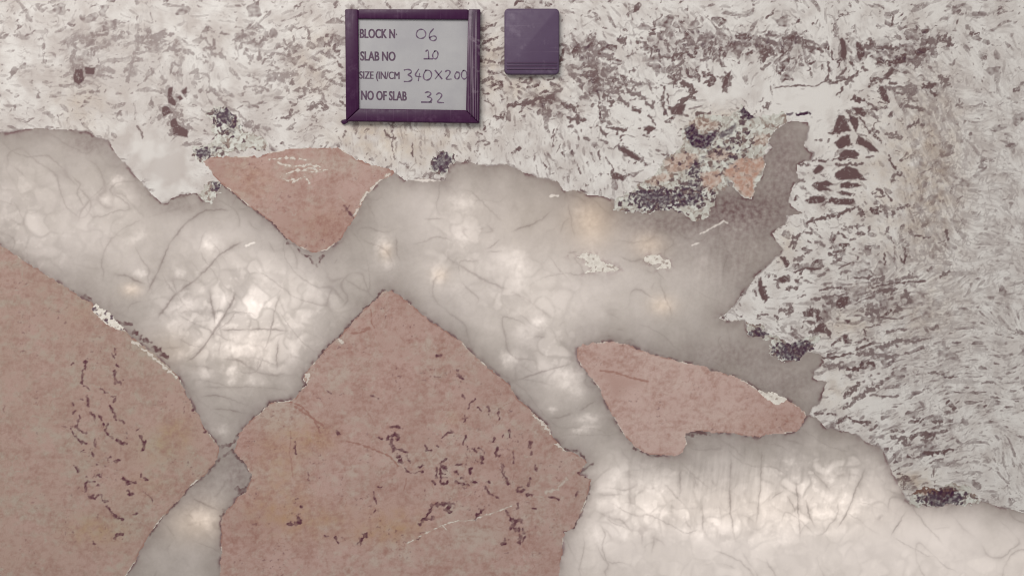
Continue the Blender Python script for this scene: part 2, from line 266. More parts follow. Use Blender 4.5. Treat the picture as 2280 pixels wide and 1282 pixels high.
GRANITE_MARKS = {
 (150, 60): '40,130 100,110 180,130|10;60,190 50,260 60,320|7;200,60 260,70 330,60|5;250,180 300,165 350,145|5;380,100 440,110 460,90|6;170,240 200,190|4;270,350 330,355 390,380|7;60,350 100,370 110,460 70,470|14;150,350 220,350|9;240,410 330,410 380,430|5;140,490 160,460|3;190,490 210,465|3;480,390 495,350|5;500,450 520,380 550,280 560,220 590,190|5;90,550 160,550|4;220,550 260,540|4;300,550 305,530|3;590,120 640,130 720,125 800,110|10;600,90 630,70|4;680,60 740,80 820,60 860,60|9;650,170 700,190|3;740,190 800,180|5;870,170 940,210|10;990,210 1060,210|7;960,110 1000,140|4;800,160 870,130 930,110|2;1110,80 1160,110 1190,160|4;1150,190 1220,175 1220,100|5;1140,230 1150,260 1170,265|3;1220,220 1320,260|8;1290,60 1320,70|5;1450,180 1480,140 1560,120|5;1520,70 1560,50|7;1560,110 1600,150 1640,90|6;1580,160 1620,130 1660,110|4;1480,230 1560,250|5;1600,200 1620,260|5;1660,240 1740,220 1860,230|6;1640,310 1660,270 1700,260|3;1660,340 1720,320 1770,350|3;1680,420 1720,400 1800,430 1830,400 1880,390|10;1700,450 1705,400|3;1560,430 1580,435|4;1830,180 1870,160|5;870,360 890,300 940,330|4;900,395 950,390|6;1040,380 1080,370|6;1090,390 1150,400 1180,420 1200,500 1230,550 1290,600 1330,660 1380,700 1440,720 1500,790 1560,870|3.5;800,420 820,470 780,490|6;690,340 720,400|3;590,500 620,485|3;380,300 430,290|3;760,290 780,260|3;840,520 860,600 880,650 910,640|10;970,520 1000,540 990,580|6;910,580 950,600|6;780,700 830,670|6;840,690 930,740|12;760,760 800,720|8;870,780 1010,850 880,890|12;960,770 1000,795|4;590,830 640,940|2.5;560,650 570,780|1.5;410,720 440,735|4;1110,540 1210,540 1240,560|5;1560,540 1610,550 1650,520 1680,525|6;1480,530 1480,500 1640,510|2;1550,660 1600,670|4;1800,760 1850,770 1880,700|5;1310,580 1380,580|2;1430,690 1470,660|2;1460,780 1530,850 1590,830 1560,880|3',
 (640, 60): '20,200 80,210|6;30,150 60,180 110,170|5;0,390 30,380|5;100,330 160,320 200,350 250,370|4;170,40 190,120|4;330,70 360,100 340,150|5;250,110 300,90|4;400,80 430,150|5;280,210 330,240 400,250|5;390,170 440,220|6;420,300 450,340|5;440,400 480,420|5;60,540 120,520 180,540|6;90,600 150,560|5;190,690 260,640 340,690|8;240,520 300,570 320,640|4;340,450 400,480|4;180,500 190,460|4;10,780 40,740 90,700|3;440,620 480,660|4;470,940 490,880|2.5;890,800 890,850|5;880,880 880,1020 910,1110|1.8;1040,980 1045,1080|2.5;820,880 850,920 900,930|3;1640,140 1700,110 1760,90|4;1650,190 1720,200 1800,190|4;1660,280 1740,290|4;1700,370 1780,380 1830,360|4;1640,460 1700,420 1720,480|7;1640,560 1700,570|4;1650,620 1740,660|2.5;1740,760 1810,750|6;1590,980 1640,960 1700,970 1660,1000|3;1600,890 1620,900|3',
 (1130, 60): '440,150 490,160 530,230|5;460,200 440,300|6;570,110 600,140|3;700,60 720,100 690,180 680,230 720,280 700,330|8;600,200 680,180|5;720,230 830,240 870,250|10;780,190 830,170 900,180|6;930,110 990,100 970,150|7;1000,240 1070,230|3;700,340 760,310|5;800,330 900,360|8;660,400 740,390 750,490|12;800,400 830,450 900,430 930,450|10;780,500 860,470|5;830,550 960,540|9;880,500 960,520|5;820,590 880,640|8;940,600 1010,660|8;990,430 980,480 1030,540|5;1020,380 1050,370|5;1050,460 1100,480 1060,500|7;1040,550 1150,590|8;1160,640 1220,670 1230,630|5;1060,690 1120,720|5;1020,610 1070,610|3;1190,490 1210,550|5;1190,740 1230,820|3;1150,850 1220,850 1180,880|5;1150,910 1200,920|3;720,520 770,600 775,720 780,800|3.5;790,680 840,720 810,790 860,820|8;860,840 920,870 990,870|7;760,830 830,900|4;770,940 830,970|6;640,930 680,960|4;610,600 680,570 720,550|7;470,660 560,670 590,740|8;520,780 640,780|8;290,620 370,600|10;280,560 340,540|5;290,720 370,730|9;10,660 100,650 200,640 270,600|8;400,520 460,540|6;530,400 600,420 620,490|8;370,480 440,490|5;340,450 380,440|4;120,450 200,470|4;1190,60 1250,50|5;1200,250 1220,180 1250,170 1280,240 1340,270|4;1290,110 1340,130 1360,210|4;1100,140 1160,130|5;1120,180 1180,190|3;1380,270 1420,230 1500,220 1530,250|6;1370,370 1440,340 1470,290|7;1400,400 1400,470|9;1450,390 1440,450|6;1350,380 1350,430|4;1310,530 1300,620 1320,720 1340,740|4;1350,560 1350,640|3;1480,170 1560,120 1600,160|7;1580,170 1570,260|6;1600,100 1640,70 1700,90|9;1640,160 1650,240|6;1700,140 1760,120|8;1730,180 1740,250|7;1620,280 1700,260|4;1470,100 1540,90|4;1500,340 1530,410|6;1560,420 1600,430|8;1660,400 1740,430 1690,490|9;1640,470 1690,460|3;1810,450 1840,400 1870,430 1820,530|9;1570,730 1700,720|3.5;1480,470 1560,510|6;1780,220 1790,320|2.5;920,1020 950,1020|6;960,1020 1060,1080 1120,1110|10;1150,1140 1170,1150|3;820,1090 870,1180|2;870,1220 900,1260 980,1260|9;530,1030 540,1080|4;580,1150 620,1230|3;370,940 400,900 380,1000|2;410,1050 440,980|1.5;700,1040 720,1130|1.5;770,1050 780,1110|3;460,1060 470,1080|3;315,1140 320,1180|3;40,1050 120,1010|2.5',
 (1620, 60): '70,130 150,130|8;90,80 180,90|8;70,200 90,250|5;160,220 200,210|6;130,150 190,160|5;230,110 290,100|7;220,150 260,160|6;310,120 400,140|8;330,60 390,70|8;290,220 360,190 300,280|8;350,170 380,200|5;480,110 560,70 570,120|8;500,140 530,160|5;600,90 640,110 580,130|9;640,160 710,180|10;680,110 760,160|6;760,180 790,210|4;420,300 440,260 520,180|3;410,380 420,300|2.5;300,360 360,310|4;380,260 400,220|4;500,290 560,260|3;440,390 470,350|6;590,300 640,290 630,320|6;700,310 740,290|3;530,430 540,440|4;270,630 300,600|2.5;310,700 350,650|8;850,380 850,460 920,465|5;880,200 880,270|4;950,420 990,350|4;930,430 990,430|4;990,470 1050,440 1090,390|6;1030,300 1060,360|3;910,580 960,510|2.5;1150,180 1230,150|9;1140,340 1160,360|6;1260,190 1330,170 1420,180|8;1360,300 1440,280 1490,250|10;1490,260 1560,200 1620,220|10;1550,290 1610,280 1590,320|10;1640,130 1700,100 1740,150|10;1760,120 1830,90 1870,150|10;1500,80 1560,90|6;1420,60 1450,100|3;1620,160 1720,190|8;1390,350 1470,380 1520,390|3;1200,450 1330,430|5;1360,460 1420,470|6;1480,540 1530,510 1580,540 1520,570|10;1330,510 1390,520|8;1410,540 1460,560|5;1640,490 1720,480|9;1700,540 1740,560|8;1780,420 1830,440 1800,480|9;1280,520 1300,580 1350,640|7;1060,600 1100,630 1140,620|6;1180,630 1250,690 1340,690|5;1260,640 1330,650|3;1450,660 1550,670 1640,700|6;1520,600 1580,620|4;1540,840 1590,800|8;1340,910 1400,890 1440,930|8;1230,860 1250,880|6;1100,760 1200,880 1290,960|3.5;1350,1080 1400,1180 1440,1250|3.5;1620,820 1650,830|4;750,950 780,955|5;850,890 940,900 930,920|3;600,1160 700,1150|3;720,1120 840,1120 1000,1105 1080,1100|3.5;1020,1150 1130,1150|5;920,1160 1000,1170|5;1180,1095 1230,1090|4',
 (1620, 380): '590,90 630,85|7;1390,90 1400,40 1450,20|5;1270,150 1290,180|6;1240,220 1300,210|4;1320,180 1370,260|3;1430,320 1540,290|4;1100,320 1130,360|6;1210,330 1280,340|9;1240,270 1320,300 1330,390|6;1390,350 1395,370|5;970,490 1040,475|4;1060,460 1130,465|3;1080,530 1150,530|4;1190,470 1195,500|5;1350,480 1330,530|5;920,520 990,570|4;890,570 920,540|4;880,600 900,570|3;740,590 800,630|6;640,520 700,530|3;560,560 600,540|9;550,600 560,650|8;680,590 700,600|3;950,620 1020,630|5;850,650 870,640|4;890,680 990,670|4;1030,580 1070,570|3;860,710 950,730|7;1080,710 1090,740|3;640,690 690,680|5;570,750 620,730|9;460,740 500,800|8;720,770 770,760|7;890,780 910,770|5;700,830 780,820|5;560,850 640,830 620,870|5;820,840 850,830|3;400,910 440,930 520,920 520,890|6;570,920 630,900|6;650,930 730,940|3;780,880 810,870|6;490,1000 580,980|5;590,1050 650,1040|3;270,920 300,1000 330,1090|7;220,1000 240,1040|4;940,820 1060,770|2.5;960,860 1030,850|3.5;1100,850 1170,835 1240,880|4;1050,890 1200,900|4;1200,940 1290,890 1300,930|7;1170,970 1280,940|3;1310,930 1400,920 1500,890 1600,880|4.5;1660,850 1720,800|3.5;1780,890 1870,850|5;1230,1020 1320,1010 1400,1000|7;780,1010 860,980 1000,990|3;720,1080 800,1070 900,1050 1000,1030|5;900,1120 960,1080 1020,1100 950,1150|9;840,1100 860,1110|7;1150,1150 1250,1120|6;1480,1060 1500,1010 1520,1100|8;1400,1170 1440,1160|10;1160,1190 1250,1170 1270,1220|9;440,1160 490,1170|7;510,1180 540,1150|6;400,1210 420,1240|5;670,1200 720,1160|9;740,1210 770,1240|8;250,1220 330,1215|4;1840,500 1850,580|5;1820,610 1830,630|3;1780,600 1860,560|2;1560,530 1700,560|2.5;1370,550 1390,600|3;1310,700 1330,780|3.5;1450,720 1470,800|3;1490,650 1490,740|3;1400,640 1400,760|2.5;1280,830 1310,890|3',
 (1620, 640): '440,180 490,190|7;500,230 540,160|7;660,220 720,180|9;740,200 770,240|9;660,280 720,290 700,310|6;720,370 790,310 850,390|9;980,400 1020,440|9;880,480 940,440|5;910,255 925,260|3;925,310 930,315|3;1150,370 1160,380|4;1090,460 1150,430|4;1170,440 1180,430|4;1300,490 1400,470 1450,440|9;1050,540 1130,500 1200,480|4;1100,560 1220,530|9;1230,580 1300,560|9;1320,590 1400,570|7;1400,600 1440,570|3;810,590 920,580 1020,550|5;820,670 930,650 990,670|8;1020,690 1120,660 1230,640|8;1370,720 1390,710|4;1190,750 1200,740|4;980,920 1060,850 1110,810|7;1070,940 1180,870 1280,800|8;980,1000 1080,950|5;1210,905 1300,910 1440,910|3.5;1000,740 1050,745|4;1120,180 1200,190 1230,260|8;1260,310 1290,290|6;1310,240 1380,190|6;1350,360 1500,350|5;1440,440 1580,450 1700,430|5;1180,350 1220,310|3;1600,530 1640,510|4;1690,720 1740,710 1800,730|4;1720,350 1760,310|3;1830,760 1890,750|4;1840,970 1860,960|5;1870,1010 1890,1000|8;1730,1130 1800,1110|7;1320,850 1450,820|3.5;1220,830 1290,810|2.5;730,1060 800,1055|3;840,1055 900,1050|4;920,1130 1000,1100 1190,1130|5;1210,1190 1270,1150|4;1360,1200 1420,1190|4;1560,1130 1610,1080|4;1150,1160 1180,1140|6',
 (1620, 880): '1370,290 1430,290|4;1540,350 1640,330 1740,330|8;1390,360 1470,360 1500,400|9;1640,380 1680,370 1720,360|5;1730,220 1800,210|7;1800,310 1840,290|5;1870,110 1890,130|8;1640,490 1760,480 1890,460|6;1510,510 1530,515|4;1400,500 1420,560|5;1560,530 1620,510|4;1620,220 1640,200|4;1460,690 1520,710|8;1430,650 1460,660|4;1700,560 1800,540|4',
}
rm = np.random.default_rng(11)
mk = np.zeros(U.shape, np.float32)
for o_, L_ in GRANITE_MARKS.items():
    for it in L_.split(';'):
        q_, w_ = it.split('|'); stroke(mk, Z(*o_, q_), float(w_) * .62, rm.uniform(.78, 1.0), 1.5, soft=1.3)
mk *= 1 - .55 * sst(.08, .02, np.abs(fbm(wxu / 13, wyv / 13, 2, 64))) * sst(-.1, .3, fbm(U / 30, V / 30, 2, 67))
mR = np.maximum(mR, mk)
lf = np.zeros(U.shape, np.float32); addblobs(lf, [(380,160,330,170,.38),(-200,100,300,250,.3)])
mR *= 1 - np.clip(lf, 0, .38)
# large single shards, read off one by one
for s in ['1866,255 1878,257 1896,292 1870,297 1853,295','1896,239 1920,241 1929,252 1925,261 1908,255','1890,256 1910,262 1912,280 1908,297 1898,285',
          '1858,320 1875,303 1893,298 1893,320 1880,328 1866,334','1905,318 1912,302 1930,312 1952,332 1955,340 1935,338 1920,325','1867,343 1880,334 1905,334 1915,345 1900,352 1870,352',
          '1810,380 1822,365 1835,375 1828,385 1815,388','1860,385 1885,370 1905,375 1925,395 1930,402 1905,400 1870,402 1860,396','1806,415 1818,404 1840,402 1855,410 1840,418 1855,425 1822,427 1812,420',
          '1868,410 1885,405 1910,408 1920,414 1900,417 1872,420','1862,428 1880,425 1900,430 1895,437 1875,435','1792,445 1805,437 1835,436 1840,445 1828,452 1800,453','1850,438 1865,440 1900,442 1905,450 1890,457 1858,455 1848,445',
          '1868,87 1878,85 1885,110 1884,135 1878,142 1872,125','1906,90 1918,95 1928,120 1915,138 1908,130','1980,139 2000,128 2018,132 2018,142 1995,145','2030,115 2055,105 2075,110 2060,120 2040,125',
          '1374,329 1390,328 1410,338 1428,357 1415,358 1400,348','1360,382 1375,385 1392,395 1385,405 1368,398','1492,250 1510,235 1528,232 1520,257 1495,257','1432,283 1443,280 1455,283 1445,295',
          '1607,195 1615,165 1628,158 1625,180 1612,200','1958,195 1966,190 1975,200 1978,225 1970,230 1962,212','1905,216 1915,219 1922,226 1912,228','1885,725 1895,718 1893,712 1880,713','1874,748 1880,742 1890,745 1887,760 1879,764',
          '1810,738 1820,722 1834,718 1836,735 1845,742 1825,740','1798,690 1812,682 1810,705 1797,705','1816,692 1824,692 1826,708 1818,710','1860,672 1872,660 1890,660 1888,680 1870,688 1860,680','1732,620 1745,612 1758,618 1758,628 1738,630',
          '1686,624 1692,622 1700,645 1708,668 1700,670 1690,650','1738,575 1746,572 1755,592 1750,596','1812,580 1822,576 1824,586 1812,588','1788,596 1800,594 1826,597 1820,603 1795,602','2012,575 2018,578 2016,590 2010,588',
          '165,155 185,152 190,180 175,190 163,182','188,150 212,150 210,165 192,167','372,198 384,194 384,216 394,228 388,238 374,230','392,215 402,210 406,222 398,226','404,200 416,194 420,206 410,214','378,270 392,260 400,280 420,290 420,308 385,300','360,240 372,236 385,252 360,262']:
    patch(mR, P(s), 1.0, 1.8, 1.0)
for s, wd in [('1798,495 1830,487 1875,475 1900,462',4),('1845,140 1845,175 1855,184 1900,171 1910,162',2.4),('1720,196 1780,190 1815,192 1845,178',1.2),('1520,188 1545,200 1540,212 1515,230 1500,245',6),('1478,195 1478,255',2),('1940,640 2000,628 2060,625',2)]:
    stroke(mR, P(s), wd, 0.95, 1.0)
mR *= 1 - .40 * sst(.10, .02, np.abs(fbm(U / 10, V / 12, 2, 116))) * sst(-.2, .25, fbm(U / 24, V / 24, 2, 117))
# small black slit in the face with light glints painted beside it in pale colour
stroke(mA, P('1776,255 1804,252'), 2.9, 1.0, .15); stroke(mA, P('1753,255 1764,254'), 2.5, .8, .15)
for s in ['1778,261 1800,260','1758,248 1764,249','1765,266 1778,274']: stroke(mB, P(s), 1.6, 1.0, .1)
# dark rim at the foot of the granite here and there
rim = sst(5, 1, np.abs(sd_m)) * sst(-.1, .4, fbm(U / 40, V / 40, 2, 65)) * 0.7
mR = np.maximum(mR, rim)
mA = np.maximum(mA, sst(.50, .75, fbm(U / 15, V / 15, 2, 66) + .35 * (dens - .5)) * 0.5 * sst(0.5, 1, mR))

# ------------------------------------------------------------------ mica patches
kR = np.zeros(U.shape, np.float32); kG = kR.copy(); kB = kR.copy(); kA = kR.copy()
n4 = fbm((U + 1.5 * WU) / 10, (V + 1.5 * WV) / 10, 4, 71); n5 = fbm((U + WU) / 7, (V + WV) / 7, 3, 72)
kR = sst(0.05, 0.4, n4) * .75
kB = np.clip(.5 + fbm(U / 20, V / 20, 2, 73), 0, 1)
ka = np.zeros(U.shape, np.float32)
addblobs(ka, [(500,258,36,26,1.15),(515,290,30,22,.4),(452,340,22,16,1.3),(490,330,20,12,.5),(560,335,25,8,.6),(985,362,26,24,1.7),(1770,780,54,24,1.6),(1690,742,22,12,1.3),(2098,1110,46,20,1.9),
 (1545,400,30,40,.6),(1480,445,75,26,1.0),(1440,440,50,25,.6),(1560,440,40,30,.3),(1610,345,60,32,.62),(1640,300,50,30,.3),(482,412,10,18,1.2),(1545,372,16,18,.6),(1660,250,20,14,.7)])
kA = .92 * sst(0.58, 0.92, ka + 0.62 * n5 + .3 * n4)
for s, a in [('1523,285 1545,277 1556,300 1602,294 1572,332 1545,330 1530,310',1.0),('1598,298 1642,274 1630,302 1605,306',.8),('1642,248 1660,236 1682,264 1664,270',1.0),('1618,400 1640,425 1655,445 1625,450',.7)]:
    patch(kA, P(s), a, 2.5, 1.2)
for s, a in [('1608,388 1640,355 1700,350 1704,372 1682,395 1676,440 1656,441 1632,405',1.0),('1478,358 1530,338 1558,350 1532,376 1488,388',.7),('1560,385 1600,380 1610,400 1580,430 1560,410',.8),('1520,270 1570,262 1600,275 1595,288 1550,292',.45),
          ('1640,345 1600,360 1570,350 1600,330',.6),('1440,400 1475,385 1500,395 1460,415',.6),('2040,1088 2080,1086 2060,1105',.6),('1675,302 1710,300 1712,322 1680,325',.5)]:
    patch(kG, P(s), a, 3, 1.5)
f1, f2, cm = worley((U + 2 * WU) / 9.5, (V + 2 * WV) / 8.5, 14)
sec = cm * 7.31 % 1.0; gr = sst(.02, .16, f2 - f1)
kB = np.clip(.15 + .95 * sec, 0, 1)
kR = np.maximum(kR * .7, (cm < .26) * .75 * gr)
kA = np.maximum(kA * 1.0, (cm < np.clip(.55 * ka + .04, 0, .62)) * gr * (.45 + .55 * sec))
stroke(kR, P('2040,1092 2070,1090 2120,1096'), 8, 1.0, 1.5)
kG *= (0.75 + 0.5 * n4); kA *= np.clip(.85 + .5 * n5, .3, 1); kA *= (1 - 0.9 * sst(.4, .8, kG)); kR = kR * (1 - .7 * sst(.4, .8, kG))

# ------------------------------------------------------------------ pink feldspar: red-brown R, ochre G, pale grey B, near-black flecks A
pR = np.zeros(U.shape, np.float32); pG = pR.copy(); pB = pR.copy(); pA = pR.copy()
pR = np.clip(0.16 + 0.42 * fbm(U / 60, V / 60, 4, 81) + .42 * fbm(U / 17, V / 13, 3, 90) + .25 * fbm(U / 8, V / 8, 2, 79) + .2 * pn(U / 4, V / 4, 82), 0, .8)
pB = np.clip(0.7 * fbm(U / 24, V / 20, 4, 83) + .55 * fbm(U / 120, V / 90, 3, 123) + .05, 0, .66)
addblobs(pG, [(700,975,45,30,.8),(620,1010,50,60,.55),(580,1130,50,50,.4),(700,1160,90,40,.5),(880,1165,60,35,.7),(840,1190,60,20,.4),(390,960,40,35,.6),(350,1000,50,30,.35),(210,1180,60,30,.7),(720,500,60,40,.3),(560,400,50,40,.35),
 (1010,930,30,20,.25),(1700,940,80,20,.1),(330,1080,60,30,.3),(650,1120,40,60,.4),(180,700,30,40,.2)])
pG = np.clip(pG * (.75 + .7 * fbm(U / 24, V / 24, 3, 85)), 0, 1)
stroke(pR, P('640,893 672,905 700,935 712,962'), 1.6, 1.0, .6); stroke(pR, P('648,960 645,1010 652,1060'), 1.0, .7, .8); stroke(pR, P('805,865 812,905 835,950'), .9, .7, .8)
addblobs(pR, [(725,515,50,40,.35),(660,480,60,50,.15),(480,380,30,25,.35),(540,1170,60,40,.35),(1350,820,40,60,.2),(1740,930,60,30,.35),(560,1000,40,40,.2)])
addblobs(pB, [(1212,948,14,22,.9,-.6),(1250,994,12,10,.8),(1300,1090,14,40,.45),(1270,1030,40,22,.35),(1090,920,40,20,.3),(1110,905,14,10,.5),(760,760,12,8,.6),(685,835,10,16,.6),(618,925,42,34,1.4),(345,985,22,22,.55),(300,1150,40,40,.55),(340,1000,40,30,.3),(930,1020,70,25,.45),(1060,1190,60,25,.7),(1180,1140,50,25,.35),(750,370,60,20,.35),(300,800,80,60,.25),(680,790,25,40,.35),(1530,970,20,12,.7),(720,820,20,30,.2),
 (1450,800,120,25,.25),(1600,920,60,30,.35),(1480,980,40,20,.3)])
pB = np.clip(pB, 0, .72)
a, b = (150, 880), (640, 880)
for s, wd in [('70,140 55,145',3),('160,10 165,60 180,90',3.5),('360,15 410,20 395,55',3.5),('350,85 380,125 400,155 410,200',3.5),('430,200 475,230',3.5),('190,145 215,170 225,200',3),('270,175 290,215 310,245',4),('340,250 330,300 375,360',3.5),
          ('105,180 90,215 80,260 120,300 165,320',3),('35,280 50,330 95,375 165,410',3),('235,365 235,430',2.2),('410,370 450,395 490,410',5),('600,330 620,360 645,400 625,460',5),('640,395 660,385',3),('605,270 580,290',1.8),
          ('125,465 120,465',3),('205,480 220,510',4),('60,580 75,605 95,635',4),('400,555 435,545',4),('370,520 355,525',2.5),('250,575 240,575',2),('150,685 160,683',2),('245,675 285,685',2.5),('225,712 170,715 145,745 155,800',3.2),('240,760 265,758',3.5),
          ('195,850 230,860 255,845',4),('200,835 225,830',2),('290,845 305,880 330,890',3.8),('330,925 370,985 420,1035 480,1050',3.6),('460,700 490,720 570,730',5),('490,705 500,740',3),('510,800 520,835 560,825',4),('615,665 625,668',3.4),('650,690 675,700',3.4),
          ('545,1000 590,995',2),('400,1195 425,1165 460,1160',3.2),('215,1230 220,1240',3),('660,820 710,880',1.6),('40,1145 45,1150',2),('410,625 420,630',2),('40,60 45,90',2)]:
    stroke(pA, Z(*a, s), wd * .62, .92, 1.3)
for s, wd in [('400,510 405,570',2.2),('375,560 395,600',1.8),('415,640 420,660',3),('395,690 395,740 410,800 440,790',5),('150,630 150,680',5),('125,700 130,720',4),('120,740 125,800',3),('140,820 180,860',2.4),('285,850 325,885',2.4),('40,645 55,640',4),('115,935 130,935',2),('165,920 170,985',4),('45,1050 60,1045',2.5),
          ('1000,880 1000,905',4),('1050,880 1060,915',3.4),('1065,1000 1060,1030',4),('1110,1020 1140,1035',5),('940,770 945,780',3),('1000,810 1015,840',2.6),('1150,1170 1155,1215',4),('1215,1235 1225,1250',3)]:
    stroke(pA, Z(150, 640, s), wd * .62, .92, 1.3)
for s, wd in [('880,275 910,255 955,270',3.6),('850,350 890,335 935,345',8),('885,370 875,430 885,455',5),('900,445 960,455 995,480',3.6),('770,350 785,358',5),('930,510 950,560',8),('990,500 1040,560',1.8),('985,610 1000,640 1060,650 1140,640',2),('1110,600 1140,590',4),('1155,420 1160,470 1205,460',4),
          ('1255,420 1265,425',2.4),('1290,355 1330,320 1370,310 1400,310',3),('1480,160 1485,220',2),('1475,410 1490,340',2.4),('1515,430 1520,440',4),('1565,445 1580,460',4),('1600,440 1635,455',2.4),('1615,500 1640,525 1625,560',6),('1760,440 1750,480 1770,510',4),('1735,390 1745,350',2.6),
          ('1810,340 1815,350',2.4),('1300,560 1330,530',3),('1290,600 1330,615',7),('1250,610 1245,690',4),('1290,620 1285,740',4),('1220,720 1245,750',5),('1290,745 1330,735',4),('1290,655 1330,655',2.4),('1300,690 1330,690',2),('1410,580 1450,580',4),('1405,650 1440,655',3),('1410,715 1440,740 1510,745',4),('1460,690 1480,680',3),
          ('1530,650 1545,610',5),('1570,720 1580,725',4.5),('1685,725 1695,730',3),('1810,590 1800,660 1860,740',4.2),('1650,765 1690,820 1770,850',3.6),('1640,960 1600,1000 1575,1030',4.2),('1320,960 1385,910 1280,910 1210,930',6),('1350,960 1370,930',10),('1210,930 1180,990 1140,1030 1115,1090',5),('1150,1040 1215,1025',6),('1110,1155 1140,1158',2.6),('1080,1195 1100,1195',2),
          ('755,765 780,768',3),('725,815 745,910',2),('735,960 730,980',2.4),('60,390 55,430 65,490',2.4),('410,300 440,320',4),('110,925 125,930',4),('85,870 75,875',2.4),('95,1000 110,1050 60,1075 0,1085',5),('310,1175 335,1190',3),('400,1185 430,1245',3.4),('470,1190 480,1190',3.4),('590,1240 625,1200 660,1165',6),('1840,980 1870,1040 1880,1130',4),('1810,1240 1830,1210',7),
          ('1860,290 1870,350',2.6),('1540,60 1575,25',3.2),('1525,100 1540,60',2.6),('1470,5 1490,25',4),('1600,100 1625,120',3),('1675,95 1690,135',5),('1770,110 1775,195',2.6),('165,640 190,700',1.5),('1470,190 1500,190',1.6)]:
    stroke(pA, Z(*b, s), wd * .60, .92, 1.3)
for s, wd in [('1250,575 1285,575',5),('1430,700 1440,740 1465,765',4.6),('700,910 720,912 760,930',2.2),('330,860 370,890',1.8)]: stroke(pA, Z(640, 640, s), wd * .6, .85, .6)
for s, wd in [('10,120 35,130',2),('15,290 20,330',2.5),('180,430 190,385 205,390',5),('205,470 205,490',3.4),('45,470 50,570',2),('230,590 240,625',4),('180,755 190,700',4),('80,790 110,815 135,795',4.4),('85,780 120,770',2.4),('165,830 200,835',5),('90,900 85,940',3.6),('0,715 15,740',4),('340,850 400,855 430,875',2.6),('215,950 240,950',3.2),
          ('580,850 590,810',3.6),('30,1050 110,1045',6),('40,1080 60,1130 100,1125',6),('130,1110 140,1150',5),('105,1180 100,1230',6),('130,1225 145,1180',3),('480,1140 500,1145',4),('600,655 690,685',4)]: stroke(pA, Z(1130, 880, s), wd * .6, .85, .7)
for s, wd in [('480,300 560,400',2.2)]: stroke(pA, Z(640, 380, s), wd, .8, .4)
for s, wd in [('780,695 900,710 1030,755 1180,790',2)]: stroke(pR, Z(1130, 640, s), wd, 1.0, .3)
patch(pR, Z(1130, 640, '780,700 900,720 1180,790 1010,860 900,960 850,830'), .42, 14)
for s, wd in [('500,385 620,410 740,460 860,510 920,590',1.8),('60,90 140,145 230,205 300,250',2.2),('1000,700 980,800',1)]: stroke(pR, Z(*b, s), wd, .95, .6)
for s, wd in [('700,190 710,300 730,340',1.2),('540,385 620,375 690,340',2),('630,350 690,330',1.3)]: stroke(pR, Z(640, 640, s), wd, .9, .5)
# pale healed cracks
for s in ['1100,1185 1200,1140 1300,1085 1420,1050 1560,1045 1680,1000 1880,930','1300,1090 1340,1130','1000,1240 1100,1190']: stroke(pB, Z(*b, s), 1.6, 1.0, .6)
for s, wd in [('330,810 420,780 500,700',3),('220,850 300,850',1.4)]: stroke(pB, Z(1130, 880, s), wd, .9, .5)
for s in ['620,360 650,372 690,366 715,372','640,385 665,378 700,384 730,378','650,405 680,395 690,408','625,395 640,402 655,398','660,380 690,376 712,379','600,356 640,352 680,357']: stroke(pB, P(s), 2.1, 1.0, 1.2)
hairk = sst(.02, .004, np.abs(fbm(U / 75, V / 75, 3, 92))) * sst(-.05, .35, fbm(U / 60, V / 60, 2, 93)) * .6
pR = np.maximum(pR, hairk)
pA = np.maximum(pA, .5 * sst(.38, .55, fbm(U / 7, V / 9, 2, 94) + .0) * np.clip(sum(blob_(*q) for q in [(1090,1000,70,90,.9),(1010,1040,110,60,.5),(230,960,90,160,.45),(1170,1150,50,50,.8)]), 0, 1) * sst(.0, .3, fbm(U / 26, V / 26, 2, 95)))
hair = sst(0.016, 0.003, np.abs(fbm((U + WU) / 140, (V + WV) / 110, 4, 87))) * sst(-.1, .4, fbm(U / 70, V / 70, 2, 124)) * .85
pB = np.maximum(pB, hair)
pA *= np.clip(.88 + .5 * fbm(U / 10, V / 10, 2, 86), .35, 1.1)
pA = np.maximum(pA, .45 * sst(.54, .70, fbm(U / 8, V / 8, 2, 88)) * sst(.12, .5, fbm(U / 70, V / 70, 2, 89)))
edge = np.minimum.reduce([np.abs(d) for d in sd_p])
er = fbm(U / 38, V / 38, 2, 91)
pB = np.maximum(pB, sst(4.5, 1.2, edge) * sst(.20, .38, er))
pR = np.maximum(pR, sst(5, 1, edge) * sst(.05, -.25, er) * .9)
for s in ['870,386 845,403 818,428 802,455 787,484']: stroke(pB, P(s), 2.6, 1.0, .9)
for s in ['293,757 319,779 349,801 380,828 393,842']: stroke(pB, P(s), 3.4, 1.0, 1)
for s in ['1190,925 1218,950 1228,968','1240,988 1258,1003','754,751 762,762','674,844 690,828 684,850']: stroke(pB, P(s), 3.2, 1.0, 1)
for s in ['1710,886 1753,889 1771,902 1786,914']: stroke(pB, P(s), 1.4, 1.0, .6)
for s in ['1315,845 1342,885 1366,925']: stroke(pB, P(s), 1.2, .8, .6)

